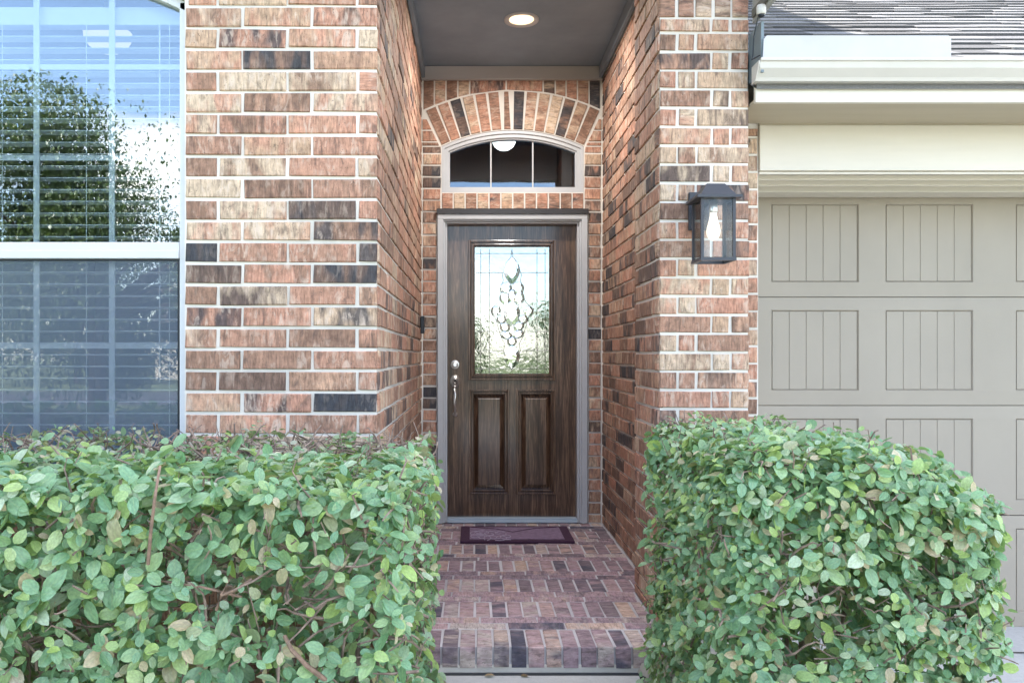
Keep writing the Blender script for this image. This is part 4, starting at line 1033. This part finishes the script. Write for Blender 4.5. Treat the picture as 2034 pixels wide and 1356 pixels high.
# litter on the bed
m = MB(); m.lc = []; r = random.Random(4)
for i in range(500):
    x, y_ = r.uniform(-.5, .75), r.uniform(2.2, 3.05); z_ = -.122
    if -.24 < x < .615:
        if r.random() < .93: continue
        z_ = -.084
    a = r.uniform(0, 6.28); l = r.uniform(.02, .05); v, f, lc = LEAF[r.randrange(5)]; mt = Matrix.Translation((x, y_, z_)) @ Matrix.Rotation(a, 4, 'Z') @ Matrix.Rotation(r.gauss(0, .25), 4, 'X') @ Matrix.Scale(l, 4)
    b = len(m.v); m.v += [tuple(mt @ Vector(p)) for p in v]; m.f += [tuple(b + i for i in q) for q in f]; m.lc += lc
M['dead'] = make_leaf_mat('dead_leaf', [(0, (.20, .12, .06)), (.5, (.30, .20, .11)), (1, (.40, .30, .20))])
tag(m.build('leaf_litter', 'dead'), 'dry brown leaves scattered on the soil beside the step', 'leaf litter', kind='stuff')

# ------------------------------------------------------------------ across the yard, seen only in the glass
def tree(name, label, x, y_, h, r0, n, seed, lsz, group='trees across the street', trunk_r=.14):
    r = random.Random(seed); t = thing(name, (x, y_, GZ), label, 'tree', group)
    w = MB(); th = h * .42; w.tube([(x, y_, GZ - .05), (x + .05, y_, GZ + th * .5), (x - .03, y_ + .05, GZ + th)], [trunk_r * 1.3, trunk_r, trunk_r * .8], 9)
    clumps = []
    for i in range(34):
        a = r.uniform(0, 6.28); k = r.uniform(.25, .95); c = Vector((x + math.cos(a) * r0 * k, y_ + math.sin(a) * r0 * k, GZ + h * r.uniform(.28, .95) - k * h * .14)); clumps.append((c, r.uniform(.17, .36) * r0))
        w.tube([(x, y_, GZ + th * .9), tuple((Vector((x, y_, GZ + th)) + c) / 2 + Vector((0, 0, .1))), tuple(c)], [trunk_r * .5, trunk_r * .3, trunk_r * .1], 5)
    clumps.append((Vector((x, y_, GZ + h * .72)), r0 * .6))
    w.build('trunk', 'bark', t)
    m = MB(); m.lc = []
    for i in range(n):
        c, rad = r.choice(clumps); d = Vector((r.gauss(0, 1), r.gauss(0, 1), r.gauss(0, .8))).normalized(); p = c + d * rad * r.random() ** .4
        v, f, lc = LEAF[r.randrange(5)]; l = lsz * r.uniform(.7, 1.3)
        mt = Matrix.Translation(p) @ Matrix.Rotation(r.uniform(0, 6.28), 4, 'Z') @ Matrix.Rotation(r.uniform(0, 6.28), 4, 'X') @ Matrix.Scale(l, 4)
        b = len(m.v); q = [v[0], v[9], v[19], v[11]]
        m.v += [tuple(mt @ Vector(p_)) for p_ in q]; m.f.append((b, b + 1, b + 2, b + 3)); m.lc += [lc[0], lc[9], lc[19], lc[11]]
    o = m.build('crown', 'oak', t); o['kind'] = 'stuff'
    return t
tree('oak_tree', 'dark leafy oak in the front yard, mirrored in the large window', -6.7, -8.5, 5.4, 3.9, 110000, 3, .07, 'front yard tree')
for i, (x, y_, h, r0, lab) in enumerate(((-2, -34, 3.6, 2.6, 'small round tree across the street, mirrored in the door glass'), (6, -36, 4.2, 3.0, 'broad tree across the street opposite the garage'), (-19, -33, 7, 4.4, 'tall tree across the street beside the cream house'), (15, -34, 6.5, 4, 'full tree across the street beyond the driveway'))):
    tree('street_tree', lab, x, y_, h, r0, 3500, 50 + i, .34)
NH = thing('neighbour_house', (-12, -42, GZ), 'cream house with dark roof across the street, mirrored in the large window', 'house')
MB().box(-18, -6, -46, -40, GZ, 2.6).build('wall', 'white_house', NH)
MB().xprism([(-46.4, 2.6), (-39.6, 2.6), (-43, 4.6)], -18.4, -5.6).build('roof', 'neigh_roof', NH)
MB().box(-16.6, -13.4, -39.99, -39.95, GZ, 2.0).build('garage_door', 'vinyl', NH)
for x in (-11.4, -8.4): MB().box(x, x + 1.4, -39.99, -39.95, .7, 2.0).build('window', 'dark_interior', NH)
